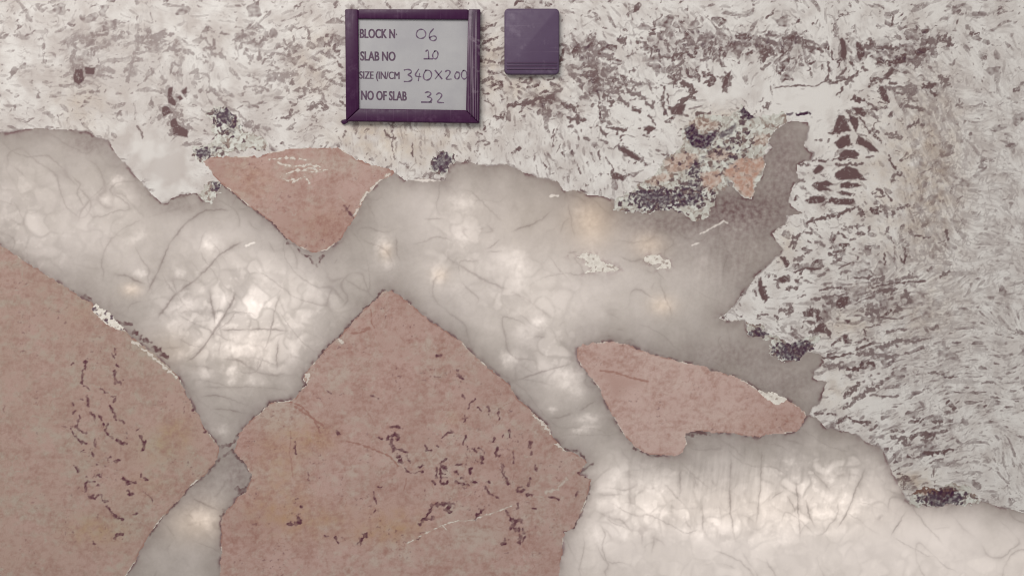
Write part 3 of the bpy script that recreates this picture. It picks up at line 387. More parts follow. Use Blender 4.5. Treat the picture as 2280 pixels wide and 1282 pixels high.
# ------------------------------------------------------------------ quartz: how much light it lets through R, ochre G, veins B, dark margin A
T = np.full(U.shape, 0.13, np.float32)
addblobs(T, [(540,700,190,130,.26),(250,480,120,120,.17),(480,520,120,70,.16),(640,640,70,90,.12),(1040,530,160,130,.18),(1180,680,160,110,.18),(1400,640,220,90,.14),(1250,820,60,50,.16),(1700,1130,420,90,.30),(1380,1100,90,90,.2),(1960,1090,120,80,.12),(2080,1180,90,40,.15),
 (450,1150,70,50,.14),(930,440,90,60,.08),(1320,520,120,70,.08),(300,600,60,40,.06),(1560,620,100,60,.02),(1230,900,60,60,.08),(60,480,150,160,.15),(1750,1270,700,130,.33),(2300,1250,300,80,.2)])
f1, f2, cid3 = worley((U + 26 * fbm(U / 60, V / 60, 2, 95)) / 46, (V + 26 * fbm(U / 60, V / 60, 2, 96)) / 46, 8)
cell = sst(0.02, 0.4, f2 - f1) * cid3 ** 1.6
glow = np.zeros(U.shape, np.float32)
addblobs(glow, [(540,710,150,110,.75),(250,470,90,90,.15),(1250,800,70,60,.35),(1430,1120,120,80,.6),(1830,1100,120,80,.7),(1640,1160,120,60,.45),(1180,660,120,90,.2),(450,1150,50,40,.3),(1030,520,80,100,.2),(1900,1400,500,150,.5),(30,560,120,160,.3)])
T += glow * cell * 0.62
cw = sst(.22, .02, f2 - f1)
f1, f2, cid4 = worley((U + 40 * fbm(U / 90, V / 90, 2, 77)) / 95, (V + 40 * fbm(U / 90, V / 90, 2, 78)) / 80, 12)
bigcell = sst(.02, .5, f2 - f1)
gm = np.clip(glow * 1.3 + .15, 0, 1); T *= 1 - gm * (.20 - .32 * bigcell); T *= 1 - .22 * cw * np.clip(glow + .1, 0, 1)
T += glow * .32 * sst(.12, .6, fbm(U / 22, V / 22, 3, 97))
spots = [(262,403,13,9,.55),(238,445,20,12,.22),(466,546,17,19,.5),(305,528,22,12,.25,-.5),(400,607,10,11,.3),(315,608,13,8,.4),(293,645,17,12,.35),(585,622,18,30,.26,.3),(572,668,24,14,.24,-.5),(552,690,20,20,.2),(502,664,9,14,.42),(415,680,28,16,.3,-.5),(390,725,22,20,.22),
 (487,718,8,12,.45),(540,768,55,30,.36),(505,775,25,18,.25),(590,795,20,26,.28),(518,826,11,11,.55),(515,848,8,7,.3),(560,850,20,12,.2),(455,830,20,10,.18),(650,780,18,30,.22),(655,720,16,14,.28),(640,715,8,7,.3),(690,640,12,30,.18),(450,765,20,16,.25),(450,715,14,12,.18),(400,790,14,14,.24),
 (1027,450,27,17,.32),(1035,515,26,22,.22),(1030,530,14,12,.16),(852,548,16,24,.38),(866,590,14,16,.2),(976,612,16,24,.40),(1010,640,18,14,.1),(1155,600,20,36,.36),(1130,570,24,20,.18),(1110,590,30,20,.1),(1200,716,15,14,.5),(1165,740,22,20,.18),(1135,800,20,16,.36),(1265,840,30,22,.36),(1285,870,20,20,.15),
 (1230,912,8,7,.3),(1310,930,26,10,.3),(1300,955,26,8,.3,-.3),(1300,478,34,26,.16),(1318,520,24,40,.13),(1440,545,34,28,.17),(1475,678,26,22,.22),(1560,580,14,10,.1),(1190,690,40,14,.1),
 (1370,1065,14,26,.34,.5),(1340,1085,18,12,.24),(1470,1085,26,26,.32),(1440,1085,14,10,.24),(1338,1118,16,12,.26),(1382,1118,20,18,.2),(1445,1145,24,22,.3),(1480,1140,40,8,.28,-.1),(1330,1192,30,22,.36,.6),(1390,1195,20,12,.2),(1435,1188,10,9,.28),(1530,1180,60,16,.2),
 (1848,1060,16,24,.40),(1760,1025,12,16,.2),(1868,1105,26,20,.36),(1838,1128,40,22,.32),(1845,1150,50,14,.25),(1745,1160,30,26,.34),(1915,1118,24,12,.34),(1900,1140,20,10,.24),(1950,1150,18,10,.2),(1620,1150,30,40,.2),(1700,1110,20,60,.14),(1570,1180,30,20,.2),(1730,1200,40,14,.24),(1835,1185,12,8,.28),
 (465,1158,14,14,.36),(440,1150,20,14,.22),(495,958,20,12,.2)]
sp = np.zeros(U.shape, np.float32); addblobs(sp, spots, wob=1.6)
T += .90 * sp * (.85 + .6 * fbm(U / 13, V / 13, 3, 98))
T += .05 * fbm(U / 60, V / 60, 3, 99) + .016 * fbm(U / 7, V / 7, 2, 100)
# fine vertical drag of the lower right bed
low = np.zeros(U.shape, np.float32); addblobs(low, [(1680,1110,330,90,1.0),(1400,1120,80,80,.2),(1640,560,120,160,.4)]); low = np.clip(low, 0, 1)
T += low * .10 * fbm((U + .12 * (V - 1100)) / 8, V / 60, 3, 101)
vein = np.zeros(U.shape, np.float32)
def vn(o, L, sc_=1.0):
    for s, wd, am in L:
        p = np.array(Z(o[0], o[1], s), np.float32); p2 = [tuple(q) for q in p]
        for _ in range(2):                                   # round the corners
            q = [p2[0]]
            for (ax, ay), (bx, by) in zip(p2[:-1], p2[1:]): q += [(.75 * ax + .25 * bx, .75 * ay + .25 * by), (.25 * ax + .75 * bx, .25 * ay + .75 * by)]
            p2 = q + [p2[-1]]
        sl = box(p[:, 0].min() - 25, p[:, 0].max() + 25, p[:, 1].min() - 25, p[:, 1].max() + 25)
        x = U[sl] + .9 * WU[sl]; y = V[sl] + .9 * WV[sl]
        d = segdist(x, y, p2, False)
        e = np.minimum(np.hypot(x - p[0, 0], y - p[0, 1]), np.hypot(x - p[-1, 0], y - p[-1, 1]))
        L = np.hypot(*np.diff(p, axis=0).T).sum()
        fade = sst(-2, min(30, .4 * L), e) * np.clip(.85 + .6 * pn(U[sl] / 35, V[sl] / 35, 109), .25, 1.1)
        core = np.exp(-(d / (wd * .75)) ** 2) + .50 * np.exp(-(d / (wd * 3.2)) ** 2)
        vein[sl] = np.maximum(vein[sl], np.clip(am * .90 * core * fade, 0, 1))
vn((150, 380), [('1390,330 1250,325 1130,340 1000,430 940,500 850,620 820,700 760,850 700,960 650,1080',2.6,.75),('1500,580 1390,640 1250,720 1170,830 1060,930 940,1010 870,1080 740,1270',2.4,.9),('430,20 340,110 240,200 150,280 100,380 70,480',3,.45),('660,400 480,470 380,570 300,640',2.5,.3),
 ('380,850 420,880 520,885 570,920 680,950',2.4,.8),('1500,400 1560,480 1640,500',2,.4),('1680,580 1740,700',1.8,.5),('680,330 660,400 800,350 1000,300',3,.4),('1440,330 1500,320',2,.5),('30,780 200,820 330,830',4,.3)])
vn((150, 640), [('1190,0 1220,200 1250,340',2.6,.75),('1420,20 1350,190 1250,350 1180,450 1100,550 980,640',2.6,.95),('1250,350 1400,355 1650,352 1880,365',2.2,.85),('1800,20 1740,170 1710,370 1640,560',2.4,.75),('1790,400 1760,480 1760,720',1.8,.75),('1280,590 1440,610 1560,700 1700,735 1880,720',3,.7),('1270,380 1280,480 1270,600',2,.5),
 ('900,210 1070,190 1200,270',3,.45),('1000,650 1120,660 1250,690',2.5,.5),('700,500 850,510 1000,490',3,.5),('1060,920 1250,900 1400,940 1560,1010',1.8,.7),('1170,1010 1330,1020 1560,1065',1.8,.7),('1100,830 1300,840 1500,830 1880,860',2,.4),('1000,770 1250,790 1400,860',2,.4),('1640,560 1600,720',2,.5),('1330,190 1400,60',2,.3)])
vn((640, 380), [('900,500 915,600 920,680 960,800',1.6,.6),('1280,650 1320,710 1400,770 1600,890 1750,960 1880,1010',3.4,.5),('1640,670 1700,640 1800,570',2,.5),('1640,680 1820,680',1.4,.45),('1120,400 1330,408',1.6,.55),('1600,490 1660,490',2.4,.35),('800,470 830,480',2,.3),('430,740 380,780',2,.5)])
vn((1130, 380), [('0,520 130,480 250,430 330,370 390,330',2,.6),('500,200 520,350 545,470 560,580',2,.45),('0,1010 150,1070 300,1180 380,1250',3.4,.45),('1880,650 1830,760 1810,850 1800,940',2.4,.65),('350,230 430,225',1.5,.3),('1540,640 1650,590',1.3,.3),('480,690 600,680',1.4,.6),('1240,940 1200,1000',2,.4),('600,860 780,880',2,.5),('1150,800 1200,860 1300,840',4,.5)])
vn((1130, 640), [('580,620 350,690 150,750 0,800',2.4,.6),('180,410 350,415',3,.6),('590,1040 680,990 760,940',2.4,.6),('0,760 200,770 400,830',2.4,.35),('250,1080 420,1100 590,1040',2.4,.5),('430,320 490,280',3,.3),('840,410 870,400',2,.7),('900,350 990,360 1000,390',1.6,.5),('960,440 1050,430 1070,480',1.8,.6),('1180,460 1190,500 1250,520 1330,560',2,.7),('880,430 1000,430',1.5,.4)])
vn((1130, 880), [('1030,560 1020,700 1030,900 1000,1000',5,.5),('720,830 870,835 1000,830',2.6,.7),('700,950 850,1020 980,1050 1060,1180',3,.45),('780,1090 850,1150 880,1240',3,.5),('1440,560 1450,720 1450,870',2.4,.6),('1620,860 1640,1000 1640,1130 1700,1220',2.4,.6),('1480,960 1500,1060 1560,1140',2.4,.45),('1560,650 1600,800',2,.4),('1700,700 1760,780',2.4,.4),('1760,880 1800,1000 1790,1100',2,.4),('1500,420 1560,460 1880,440',3,.4)])
vn((1620, 880), [('30,500 20,700 20,950 50,1150 70,1240',2.2,.65),('290,420 285,600 270,830 240,1100',2,.65),('575,690 590,1000 610,1230',2.2,.8),('480,820 550,940 580,1000',2,.7),('650,820 690,1000 740,1130',2.2,.8),('720,830 700,900',1.6,.4),('1170,570 1100,740 1040,900 980,1010 910,1130',2.2,.7),('1030,470 1000,400',2,.4),('1520,950 1420,1080 1370,1200',2.2,.7),('1270,1035 1290,1015',4,.8),('100,550 200,600 350,560',2,.3),('360,880 420,820 480,790',2,.5),('800,800 900,740 950,760',2,.3),('150,400 140,500',2,.4),('1880,1100 1700,1120',2,.25),('450,500 440,620',3,.3)])
vn((150, 880), [('1000,840 1080,870 1160,920 1300,970',2.4,.75),('980,940 1070,1050',2.6,.7),('1100,1050 1120,1100',3,.4),('1340,1100 1400,1180',3,.3)])
nw = np.abs(fbm((U + .4 * V + WU) / 210, (V - .5 * U + WV) / 120, 2, 103)); nw2 = np.abs(fbm((U - .5 * V + WU) / 150, (V + .2 * U + WV) / 260, 2, 121))
vein = np.maximum.reduce([vein, (.36 * np.exp(-(nw / .016) ** 2) + .26 * np.exp(-(nw / .06) ** 2)) * sst(-.3, .4, fbm(U / 100, V / 100, 2, 104)), (.34 * np.exp(-(nw2 / .014) ** 2) + .24 * np.exp(-(nw2 / .05) ** 2)) * sst(-.3, .4, fbm(U / 120, V / 120, 2, 122))])
T = T * .84; T = np.where(T > .36, .36 + (T - .36) * .62, T)
T = T * (1 - .62 * vein)
dk = np.exp(-dist_op / 15) * (.75 + .5 * fbm(U / 25, V / 25, 2, 105)); dk2 = np.exp(-dist_op / 42)
T = T * (1 - .55 * np.clip(dk, 0, 1)) * (1 - .35 * dk2)
marg = np.clip(1.0 * np.exp(-(dist_op / 4.2) ** 2) * sst(-.02, .38, fbm(U / 34, V / 34, 3, 106)) + .28 * np.exp(-dist_op / 14) * np.clip(.7 + fbm(U / 18, V / 18, 2, 118), 0, 1.4) + .10 * dk2, 0, 1)
bay = np.zeros(U.shape, np.float32)      # smoky brown quartz in the bay under the speckled bed
addblobs(bay, [(1560,790,170,45,.30),(1700,870,110,60,.26),(1450,490,140,35,.28),(1570,550,140,70,.28),(1660,610,70,70,.3),(440,1090,70,70,.36),(480,1010,60,30,.3),(1745,360,60,110,.75),(1640,465,110,45,.75),(1600,450,60,30,.3),(1690,500,80,60,.3),(1760,850,80,50,.30),(1650,790,70,30,.3),(1600,990,60,25,.25),(530,1060,30,40,.55),(200,320,60,25,.55),(400,460,60,18,.4),(560,460,30,25,.25),(230,690,60,30,.3),(560,910,60,30,.2),(180,640,50,40,.2),(1480,500,80,20,.3),(1250,430,60,16,.2),(1020,380,60,16,.15)])
bay *= .72 * (.8 + .55 * fbm(U / 10, V / 10, 3, 107))
T = T * (1 - .8 * np.clip(bay, 0, 1))
for d_ in sd_c[2:]: bay = np.maximum(bay, .8 * np.exp(-np.maximum(d_, 0) / 6) * sst(-.3, .3, fbm(U / 14, V / 14, 2, 114)))
marg = np.clip(np.maximum(marg, bay), 0, 1)
mS = np.zeros(U.shape, np.float32)
for s, wd in [('1300,110 1400,190 1600,350 1720,430 1840,570',2.4),('860,240 960,205 1100,190',2.6)]: stroke(mS, Z(150, 380, s), wd, 1.0, .62)
for s, wd in [('0,610 60,620 100,680 190,740 250,800',2.2),('270,760 290,710 310,720',2.4),('160,710 200,715',1.5)]: stroke(mS, Z(640, 380, s), wd, .95, .62)
for s, wd in [('800,30 720,130 650,180 540,300 430,420 330,510 250,600',2.8),('160,820 110,870',3.5)]: stroke(mS, Z(640, 640, s), wd, 1.0, .62)
for s, wd in [('480,295 520,310',2),('415,285 460,305 540,310',3),('560,370 640,440 690,460',5),('730,510 780,540 830,580',5),('30,80 45,50',5),('150,70 210,110',3)]: stroke(mS, Z(150, 640, s), wd, 1.0, .62)
for s, wd in [('80,40 210,140 330,240',1.8),('480,450 540,465 600,470 650,540',2.4),('600,655 720,570',2),('690,760 650,880 620,980 550,1110',3),('1490,330 1530,320 1700,310',5),('1060,440 1180,490 1280,510',2.4)]: stroke(mS, Z(1130, 880, s), wd, .95, .62)
for s, wd in [('1380,460 1500,580 1550,660 1530,740',3),('1430,790 1510,800',7),('1380,460 1250,560 1160,660 1020,770 930,880 780,1040 690,1170',2.4),('1700,60 1620,140 1530,220',2),('1440,330 1370,410 1260,430',3),('1320,960 1300,1010 1290,1090',4)]: stroke(mS, Z(150, 880, s), wd, .9, .62)
mS *= np.clip(.8 + .7 * fbm(U / 16, V / 16, 2, 115), .15, 1)
marg = np.maximum(marg, mS); T = T * (1 - .85 * mS)
marg = np.maximum(marg, .30 * vein)
oc = np.zeros(U.shape, np.float32)
addblobs(oc, [(1320,490,50,60,.55),(1445,545,40,30,.45),(1475,680,30,22,.45),(860,560,16,20,.35),(980,612,20,18,.35),(293,645,24,16,.4),(1250,480,200,90,.12),(440,1160,80,50,.45),(380,780,60,40,.25),(1700,1130,300,60,.15),(560,780,90,60,.1)])
# white inclusions lying in the seam
wh = np.zeros(U.shape, np.float32)
for s, wd in [('1226,437 1241,436',1.8),('1560,520 1590,505 1612,492 1620,497',1.4),('1540,546 1556,541',1.2),('548,546 566,540',1.8),('1606,708 1640,712',2.5),('905,398 940,402 990,400',2)]: stroke(wh, P(s), wd, .9, .6)

# ------------------------------------------------------------------ which mineral each patch of the face belongs to
def fc(a): return .25 * (a[:-1, :-1] + a[1:, :-1] + a[:-1, 1:] + a[1:, 1:])
face = np.zeros((NV - 1, NU - 1), np.int8)
face[fc(sd_m) < 0] = 1
for k, d in enumerate(sd_k): face[fc(d + rag * .7) < 0] = 20 + k
for k, d in enumerate(sd_p): face[fc(d + rag * .4) < 0] = 10 + k
for k, d in enumerate(sd_c): face[fc(d + rag * .15) < 0] = 30 + k

# ------------------------------------------------------------------ materials
def lin(r, g, b, a=1):
    f = lambda c: (c / 255 / 12.92) if c / 255 <= .04045 else ((c / 255 + .055) / 1.055) ** 2.4
    return (f(r), f(g), f(b), a)
class NT:
    def __init__(s, name):
        s.m = bpy.data.materials.new(name); s.m.use_nodes = True; s.t = s.m.node_tree; s.n = s.t.nodes
        s.bsdf = s.n['Principled BSDF']; s.out = s.n['Material Output']
    def node(s, typ, **kw):
        x = s.n.new(typ)
        for k, v in kw.items(): setattr(x, k, v)
        return x
    def link(s, a, b): s.t.links.new(a, b)
    def mix(s, fac, a, b, mode='MIX'):
        x = s.node('ShaderNodeMix', data_type='RGBA', blend_type=mode)
        for sock, val in ((x.inputs[0], fac), (x.inputs[6], a), (x.inputs[7], b)):
            if isinstance(val, (int, float, tuple)): sock.default_value = val
            else: s.link(val, sock)
        return x.outputs[2]
    def noise(s, scale, detail=3, rough=.55, stretch=None):
        tc = s.node('ShaderNodeTexCoord'); x = s.node('ShaderNodeTexNoise')
        x.inputs['Scale'].default_value = scale; x.inputs['Detail'].default_value = detail; x.inputs['Roughness'].default_value = rough
        src = tc.outputs['Object']
        if stretch:
            mp = s.node('ShaderNodeMapping'); mp.inputs['Scale'].default_value = stretch; s.link(src, mp.inputs['Vector']); src = mp.outputs['Vector']
        s.link(src, x.inputs['Vector']); return x.outputs['Fac']
    def rng(s, v, a, b, c, d):
        x = s.node('ShaderNodeMapRange'); s.link(v, x.inputs[0])
        for i, q in enumerate((a, b, c, d)): x.inputs[1 + i].default_value = q
        return x.outputs[0]
    def masks(s):
        at = s.node('ShaderNodeAttribute', attribute_name='minerals'); sp_ = s.node('ShaderNodeSeparateColor')
        s.link(at.outputs['Color'], sp_.inputs[0])
        return sp_.outputs[0], sp_.outputs[1], sp_.outputs[2], at.outputs['Alpha']
def polish(t, rough=.38, spec=.25):
    t.bsdf.inputs['Roughness'].default_value = rough; t.bsdf.inputs['Specular IOR Level'].default_value = spec
    bp = t.node('ShaderNodeBump'); bp.inputs['Strength'].default_value = .12; bp.inputs['Distance'].default_value = .0006
    t.link(t.noise(420, 3), bp.inputs['Height']); t.link(bp.outputs[0], t.bsdf.inputs['Normal'])
def grain(t, colour, lo=.90, hi=1.08, scale=520):
    g = t.rng(t.noise(scale, 3, .7), .25, .75, lo, hi)
    cmb = t.node('ShaderNodeCombineColor')
    for i in range(3): t.link(g, cmb.inputs[i])
    return t.mix(1.0, colour, cmb.outputs[0], 'MULTIPLY')
def stone(name, base, base2, cR, cG, cB, cA, rough=.38, chip=False):
    t = NT(name); R, G, B, A = t.masks()
    c = t.mix(t.rng(t.noise(14, 4), .35, .65, 0, 1), base, base2)
    c = t.mix(B, c, cB); c = t.mix(G, c, cG); c = t.mix(R, c, cR)
    if chip: c = t.mix(t.rng(B, .86, 1, 0, .9), c, lin(214,205,195))
    c = t.mix(A, c, cA)
    c = grain(t, c); t.link(c, t.bsdf.inputs['Base Color']); polish(t, rough); return t.m
M_GRAN = stone('granite', lin(202,195,190), lin(194,185,179), lin(104,80,80), lin(197,180,160), lin(224,220,215), lin(66,34,58))
M_MICA = stone('mica', lin(186,180,170), lin(172,166,156), lin(124,94,84), lin(188,148,130), lin(214,214,206), lin(62,30,58), .3)
M_PINK = stone('feldspar', lin(183,154,145), lin(175,147,137), lin(154,115,104), lin(174,140,110), lin(184,170,158), lin(92,50,62), chip=True)
M_DUSTY = stone('dusty_feldspar', lin(177,150,140), lin(171,146,134), lin(152,118,107), lin(170,143,112), lin(172,162,148), lin(92,50,62), chip=True)
M_PALE = stone('pale_feldspar', lin(199,173,164), lin(192,164,155), lin(164,126,115), lin(184,146,120), lin(200,178,168), lin(96,56,66), chip=True)
M_CHIP = stone('white_chip', lin(226,219,208), lin(216,209,199), lin(150,130,122), lin(200,186,160), lin(236,230,220), lin(80,50,70))

def quartz_mat():
    t = NT('quartz'); R, G, B, A = t.masks()
    c = t.mix(t.rng(t.noise(9, 4), .35, .65, 0, 1), lin(151,142,136), lin(146,137,129))
    c = t.mix(G, c, lin(168,146,126)); c = t.mix(A, c, lin(98,66,68)); c = t.mix(B, c, lin(214,206,198))
    c = grain(t, c, .94, 1.05)
    t.link(c, t.bsdf.inputs['Base Color']); polish(t, .32, .3)
    tr = t.node('ShaderNodeBsdfTranslucent')
    tint = t.mix(G, (1.0, .93, .888, 1), (1.0, .84, .66, 1))
    cmb = t.node('ShaderNodeCombineColor')
    for i in range(3): t.link(R, cmb.inputs[i])
    t.link(t.mix(1.0, tint, cmb.outputs[0], 'MULTIPLY'), tr.inputs['Color'])
    ad = t.node('ShaderNodeAddShader'); t.link(t.bsdf.outputs[0], ad.inputs[0]); t.link(tr.outputs[0], ad.inputs[1])
    t.link(ad.outputs[0], t.out.inputs['Surface']); return t.m
M_QUARTZ = quartz_mat()

# ------------------------------------------------------------------ the slab: one thing, its minerals are parts
def root(name, label, cat, loc, group=None):
    o = bpy.data.objects.new(name, None); COL.objects.link(o); o.location = loc
    o['label'] = label; o['category'] = cat
    if group: o['group'] = group
    return o
slab = root('stone_slab', 'large polished stone slab with grey backlit quartz, pink crystals and speckled granite, behind the framed card', 'stone slab', (0, 0, wz(1793)))
def child(name, me, mat, par, label=None):
    o = bpy.data.objects.new(name, me); COL.objects.link(o); o.parent = par
    o.matrix_parent_inverse = par.matrix_world.inverted() if False else o.matrix_parent_inverse
    if mat is not None and not me.materials: me.materials.append(mat)
    if label: o['label'] = label
    return o
VID = np.arange(NV * NU).reshape(NV, NU)
POS = np.stack([(U - CU) * S, np.zeros_like(U), (CV - V) * S + 1.10 - wz(1793)], -1).reshape(-1, 3).astype(np.float32)
def zone(name, mask, chans, mat, label=None):
    j, i = np.nonzero(mask)
    q = np.stack([VID[j + 1, i], VID[j + 1, i + 1], VID[j, i + 1], VID[j, i]], 1)
    used, inv = np.unique(q.ravel(), return_inverse=True)
    me = bpy.data.meshes.new(name); n = len(j)
    me.vertices.add(len(used)); me.vertices.foreach_set('co', POS[used].ravel())
    me.loops.add(n * 4); me.loops.foreach_set('vertex_index', inv.astype(np.int32).ravel())
    me.polygons.add(n); me.polygons.foreach_set('loop_start', np.arange(0, n * 4, 4, dtype=np.int32))
    me.update(calc_edges=True)
    at = me.attributes.new('minerals', 'FLOAT_COLOR', 'POINT')
    c = np.stack([np.clip(ch, 0, 1.5).reshape(-1)[used] for ch in chans], 1).astype(np.float32)
    at.data.foreach_set('color', c.ravel())
    return child(name, me, mat, slab, label)
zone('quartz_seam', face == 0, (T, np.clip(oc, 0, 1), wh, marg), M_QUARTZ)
mRp = np.clip(mR, 0, 1)
zone('speckled_granite', face == 1, (mRp, np.clip(mG + .0, 0, 1), mB, mA), M_GRAN)
PL = ['brown pink triangular crystal under the granite', 'dusty pink crystal with dark flecks at the left edge', 'largest pink crystal, kite shaped with dark flecks', 'pale pink wedge shaped crystal']
for k in range(4): zone('pink_crystal', face == 10 + k, (np.clip(pR, 0, 1), pG, pB, pA), (M_PINK, M_DUSTY, M_PINK, M_PALE)[k], PL[k])
for k in range(6): zone('mica_patch', face == 20 + k, (np.clip(kR, 0, 1), np.clip(kG, 0, 1), kB, kA), M_MICA)
cR = .7 * sst(.3, .6, fbm(U / 9, V / 9, 2, 111)); cA = .9 * sst(.3, .5, fbm(U / 12, V / 12, 2, 112)); z0 = np.zeros(U.shape, np.float32)
for k in range(4): zone('white_chip', face == 30 + k, (cR, z0, np.clip(.5 + fbm(U / 10, V / 10, 2, 113), 0, 1), cA if k == 0 else z0), M_CHIP)

def raw_mesh(name, verts, faces):
    me = bpy.data.meshes.new(name); me.from_pydata([tuple(v) for v in verts], [], faces); me.update(); return me
# sawn edge all round, 20 mm thick
t_edge = NT('sawn_edge'); t_edge.link(t_edge.mix(t_edge.noise(60, 5), lin(150,142,136), lin(200,194,188)), t_edge.bsdf.inputs['Base Color']); t_edge.bsdf.inputs['Roughness'].default_value = .7
x0, x1 = wx(us[0]), wx(us[-1]); z1, z0_ = wz(vs[0]) - wz(1793), wz(vs[-1]) - wz(1793)
ring = [(x0, z0_), (x1, z0_), (x1, z1), (x0, z1)]
vv = [(x, 0, z) for x, z in ring] + [(x, .02, z) for x, z in ring]
child('sawn_edge', raw_mesh('sawn_edge', vv, [(k, 4 + k, 4 + (k + 1) % 4, (k + 1) % 4)[::-1] for k in range(4)]), t_edge.m, slab)

# ------------------------------------------------------------------ framed slab card
def bev(o, wd, seg=3):
    m = o.modifiers.new('edge', 'BEVEL'); m.width = wd; m.segments = seg; m.limit_method = 'ANGLE'
    for p in o.data.polygons: p.use_smooth = True
    return o
def prism(name, pts, y0, y1, mat, par, bv=.002, holes=None):
    """outline in slab units, from depth y0 (on the stone) out to y1 (towards the viewer)"""
    ox, oy, oz = par.location; n = len(pts)
    vs_ = [(wx(u) - ox, y - oy, wz(v) - oz) for y in (y0, y1) for u, v in pts]
    area_ = sum(pts[k][0] * pts[(k + 1) % n][1] - pts[(k + 1) % n][0] * pts[k][1] for k in range(n))
    fr_ = list(range(n, 2 * n)); bk = list(range(n))
    if area_ > 0: fr_ = fr_[::-1]
    else: bk = bk[::-1]
    sides = [((k, (k + 1) % n, n + (k + 1) % n, n + k) if area_ < 0 else (n + k, n + (k + 1) % n, (k + 1) % n, k)) for k in range(n)]
    me = raw_mesh(name, vs_, [tuple(fr_), tuple(bk)] + [s_[::-1] for s_ in sides])
    import bmesh
    b_ = bmesh.new(); b_.from_mesh(me); bmesh.ops.recalc_face_normals(b_, faces=b_.faces); b_.to_mesh(me); b_.free()
    o = child(name, me, mat, par)
    return bev(o, bv) if bv else o

def plastic(name, c1, c2, c3, rough=.35, streak=(260, 1, 6), spec=.3, st0_=.57):
    t = NT(name); t.bsdf.inputs['Specular IOR Level'].default_value = spec
    c = t.mix(t.rng(t.noise(8, 4), .3, .7, 0, 1), c1, c2)
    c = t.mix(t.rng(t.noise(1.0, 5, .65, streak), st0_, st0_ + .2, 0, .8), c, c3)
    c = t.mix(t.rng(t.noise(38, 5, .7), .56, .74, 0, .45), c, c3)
    t.link(c, t.bsdf.inputs['Base Color']); t.bsdf.inputs['Roughness'].default_value = rough
    t.link(t.rng(t.noise(90, 4), .3, .7, rough - .08, rough + .15), t.bsdf.inputs['Roughness']); return t.m
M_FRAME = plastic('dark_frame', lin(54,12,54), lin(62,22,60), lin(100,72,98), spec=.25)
M_FRAME_GLINT = plastic('worn_glint_frame', lin(54,16,54), lin(66,30,64), lin(176,162,172), .3, (330, 1, 4), spec=.3, st0_=.5)  # pale streaks paint the glossy bar's reflections into its colour, beside scuffs
tp = NT('grey_card'); tp.link(tp.mix(tp.rng(tp.noise(9, 6, .65), .3, .7, 0, 1), lin(154,152,156), lin(174,173,173)), tp.bsdf.inputs['Base Color']); tp.bsdf.inputs['Roughness'].default_value = .45
M_CARD = tp.m
ti = NT('print_ink'); ti.link(ti.mix(ti.rng(ti.noise(140, 3), .35, .7, 0, 1), lin(66,40,66), lin(98,74,94)), ti.bsdf.inputs['Base Color']); ti.bsdf.inputs['Roughness'].default_value = .6
tk = NT('pen_ink'); tk.link(tk.mix(tk.rng(tk.noise(160, 3), .35, .7, 0, 1), lin(80,56,84), lin(112,90,114)), tk.bsdf.inputs['Base Color']); tk.bsdf.inputs['Roughness'].default_value = .6

sign = root('slab_card', 'grey printed card with handwritten numbers in a dark purple frame on the stone', 'sign', (wx(920), -.001, wz(274)))
prism('backing', P('776,30 1064,30 1064,268 776,264'), -.001, -.006, M_FRAME, sign, 0)
prism('card', P('794,44 1046,46 1044,252 796,248'), -.006, -.0078, M_CARD, sign, 0)
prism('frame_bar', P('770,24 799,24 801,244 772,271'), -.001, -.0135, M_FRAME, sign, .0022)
prism('frame_bar', P('1043,24 1070,24 1068,276 1038,247'), -.001, -.0135, M_FRAME_GLINT, sign, .0022)
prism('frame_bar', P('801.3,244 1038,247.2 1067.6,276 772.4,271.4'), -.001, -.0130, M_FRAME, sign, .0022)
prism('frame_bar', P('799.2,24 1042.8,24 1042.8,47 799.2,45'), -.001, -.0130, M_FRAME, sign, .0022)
prism('corner_tab', P('761,268 773,266 776,273 766,278 760,274'), -.001, -.005, M_FRAME, sign, .001)
for s in ['1050,30 1052,30 1050,262 1048,262', '1060,30 1062,30 1060.5,268 1058.5,268']:  # thin ribs added to draw the reflection streaks of the right bar
    prism('glint_rib', P(s), -.0128, -.0146, M_FRAME_GLINT, sign, .0003)

def text_mesh(name, body, u0, u1, vbase, cap, mat, tilt=0.0, bold=.012):
    cu = bpy.data.curves.new(name, 'FONT'); cu.body = body; cu.size = 1; cu.offset = bold; cu.resolution_u = 4; cu.extrude = 0
    tmp = bpy.data.objects.new(name, cu); COL.objects.link(tmp)
    bpy.context.view_layer.update()
    me = bpy.data.meshes.new_from_object(tmp.evaluated_get(bpy.context.evaluated_depsgraph_get()))
    bpy.data.objects.remove(tmp); bpy.data.curves.remove(cu)
    n = len(me.vertices); a_ = np.zeros(n * 3, np.float32); me.vertices.foreach_get('co', a_); a_ = a_.reshape(-1, 3)
    xa, xb = a_[:, 0].min(), a_[:, 0].max(); caph = .70
    uu = u0 + (a_[:, 0] - xa) / (xb - xa) * (u1 - u0); vv_ = vbase - a_[:, 1] / caph * cap + tilt * (uu - u0)
    fs = [tuple(q.vertices) for q in me.polygons]; bpy.data.meshes.remove(me); me = None
    vv2, ff2 = [], []
    for q, du in enumerate((-.55, 0, .55)):                      # wide heavy stroke of a condensed bold face
        ff2 += [tuple(i + len(vv2) for i in f) for f in fs]
        vv2 += [(wx(a + du) - sign.location.x, -.0081 - .00006 * q - sign.location.y, wz(b_) - sign.location.z) for a, b_ in zip(uu, vv_)]
    return child(name, raw_mesh(name, vv2, ff2), mat, sign)
text_mesh('printed_line', 'BLOCK N', 802.5, 880, 86.5, 20, ti.m, .01)
text_mesh('printed_line', 'SLAB NO', 803.5, 881, 136.5, 20, ti.m, .01)
text_mesh('printed_line', 'SIZE (IN/CM', 801.5, 890, 177, 16.5, ti.m, .012, 0.0)
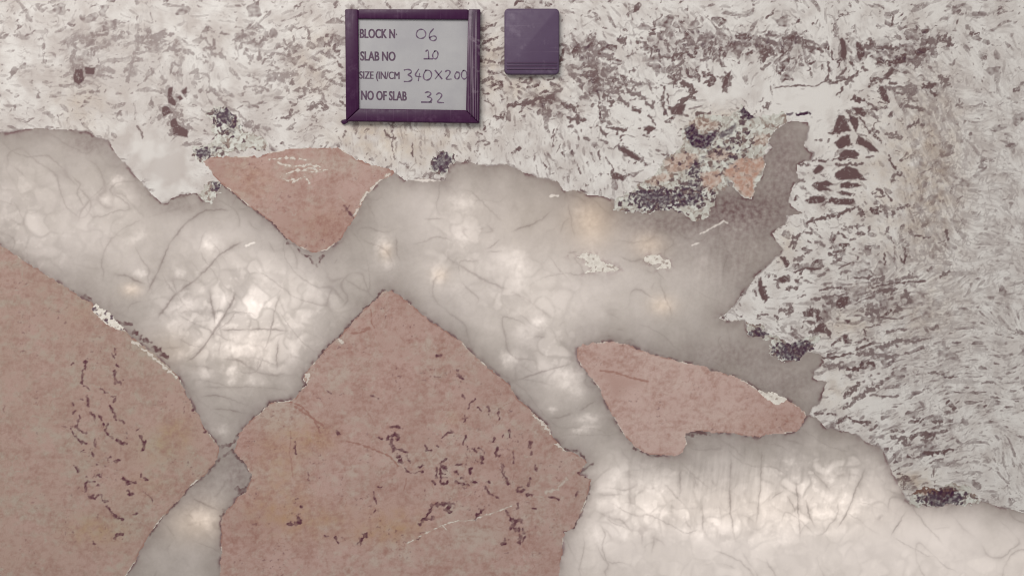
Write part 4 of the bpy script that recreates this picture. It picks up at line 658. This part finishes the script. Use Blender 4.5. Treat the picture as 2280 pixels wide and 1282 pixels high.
text_mesh('printed_line', 'NO OF SLAB', 805.5, 906, 223.5, 20, ti.m, .02)

def pen(name, lines, wd, mat=None):
    """handwriting: flat ink lines on the card"""
    verts, faces = [], []
    for pts in lines:
        p = np.array(pts, float)
        # smooth the line
        for _ in range(2):
            if len(p) > 2:
                q = [p[0]]
                for k in range(len(p) - 1): q += [.75 * p[k] + .25 * p[k + 1], .25 * p[k] + .75 * p[k + 1]]
                p = np.array(q + [p[-1]])
        d = np.gradient(p, axis=0); d /= np.linalg.norm(d, axis=1)[:, None] + 1e-9
        nrm = np.stack([-d[:, 1], d[:, 0]], 1); ww = wd * (.85 + .3 * np.sin(np.arange(len(p)) * .9 + p[0, 0]))[:, None] / 2
        b0 = len(verts)
        for A_, B_ in zip(p + nrm * ww, p - nrm * ww): verts += [A_, B_]
        for k in range(len(p) - 1): faces.append((b0 + 2 * k, b0 + 2 * k + 1, b0 + 2 * k + 3, b0 + 2 * k + 2))
    vs_ = [(wx(u) - sign.location.x, -.0083 - sign.location.y, wz(v) - sign.location.z) for u, v in verts]
    return child(name, raw_mesh(name, vs_, faces), mat or tk.m, sign)
def zs(*L): return [Z(640, 60, s) for s in L]
pen('handwritten_number', zs('1095,40 1080,70 1095,100 1130,108 1160,90 1165,60 1145,30 1115,28 1095,40', '1230,22 1195,60 1190,100 1215,128 1245,120 1255,98 1235,82 1205,90 1195,105'), 2.7)
pen('handwritten_number', zs('1160,215 1185,195 1188,275', '1145,275 1225,275', '1240,210 1220,235 1222,268 1245,280 1264,258 1266,225 1252,206 1232,214'), 2.7)
pen('handwritten_number', zs('980,370 1010,362 1045,372 1040,395 1005,410 1040,420 1052,445 1030,465 980,465', '1105,360 1065,420 1125,425', '1112,395 1100,462', '1165,370 1145,400 1143,440 1170,458 1205,440 1215,400 1195,370 1160,372',
   '1240,370 1300,445', '1298,375 1240,445', '1325,385 1345,368 1370,380 1360,410 1325,448 1378,445', '1425,385 1405,405 1408,438 1430,448 1445,425 1445,392 1420,382', '1480,370 1460,395 1462,430 1485,448 1508,430 1510,395 1490,370 1470,378'), 2.9)
pen('handwritten_number', zs('1155,560 1180,550 1210,560 1195,585 1170,592 1210,600 1215,620 1190,640', '1125,637 1215,638', '1250,575 1275,558 1300,572 1290,600 1250,640 1315,642'), 2.9)
pen('ink_dot', zs('915,66 922,78'), 2.6, ti.m)

# ------------------------------------------------------------------ dark pad beside the card
pad = root('plastic_pad', 'dark violet-grey plastic pad with rounded corners on the granite right of the framed card', 'pad', (wx(1184), -.0005, wz(168)))
def rrect(u0, v0, u1, v1, r, n=6):
    out = []
    for cx, cy, a0 in ((u1 - r, v0 + r, -90), (u1 - r, v1 - r, 0), (u0 + r, v1 - r, 90), (u0 + r, v0 + r, 180)):
        for k in range(n + 1):
            a_ = math.radians(a0 + 90 * k / n); out.append((cx + r * math.cos(a_), cy + r * math.sin(a_)))
    return out
M_PAD = plastic('pad_plastic', lin(76,56,82), lin(92,75,99), lin(126,112,130), .4, (4, 1, 200))
M_PAD_D = plastic('pad_lip', lin(74,50,76), lin(84,60,86), lin(128,112,130), .35, (3, 1, 420))
prism('pad_body', rrect(1123, 22, 1245, 168, 10), -.0005, -.012, M_PAD, pad, .003)
for v in (141, 147.5, 155): prism('pad_ridge', rrect(1128, v, 1240, v + 2.6, 1.2, 3), -.0118, -.0134, M_PAD_D, pad, .0005)
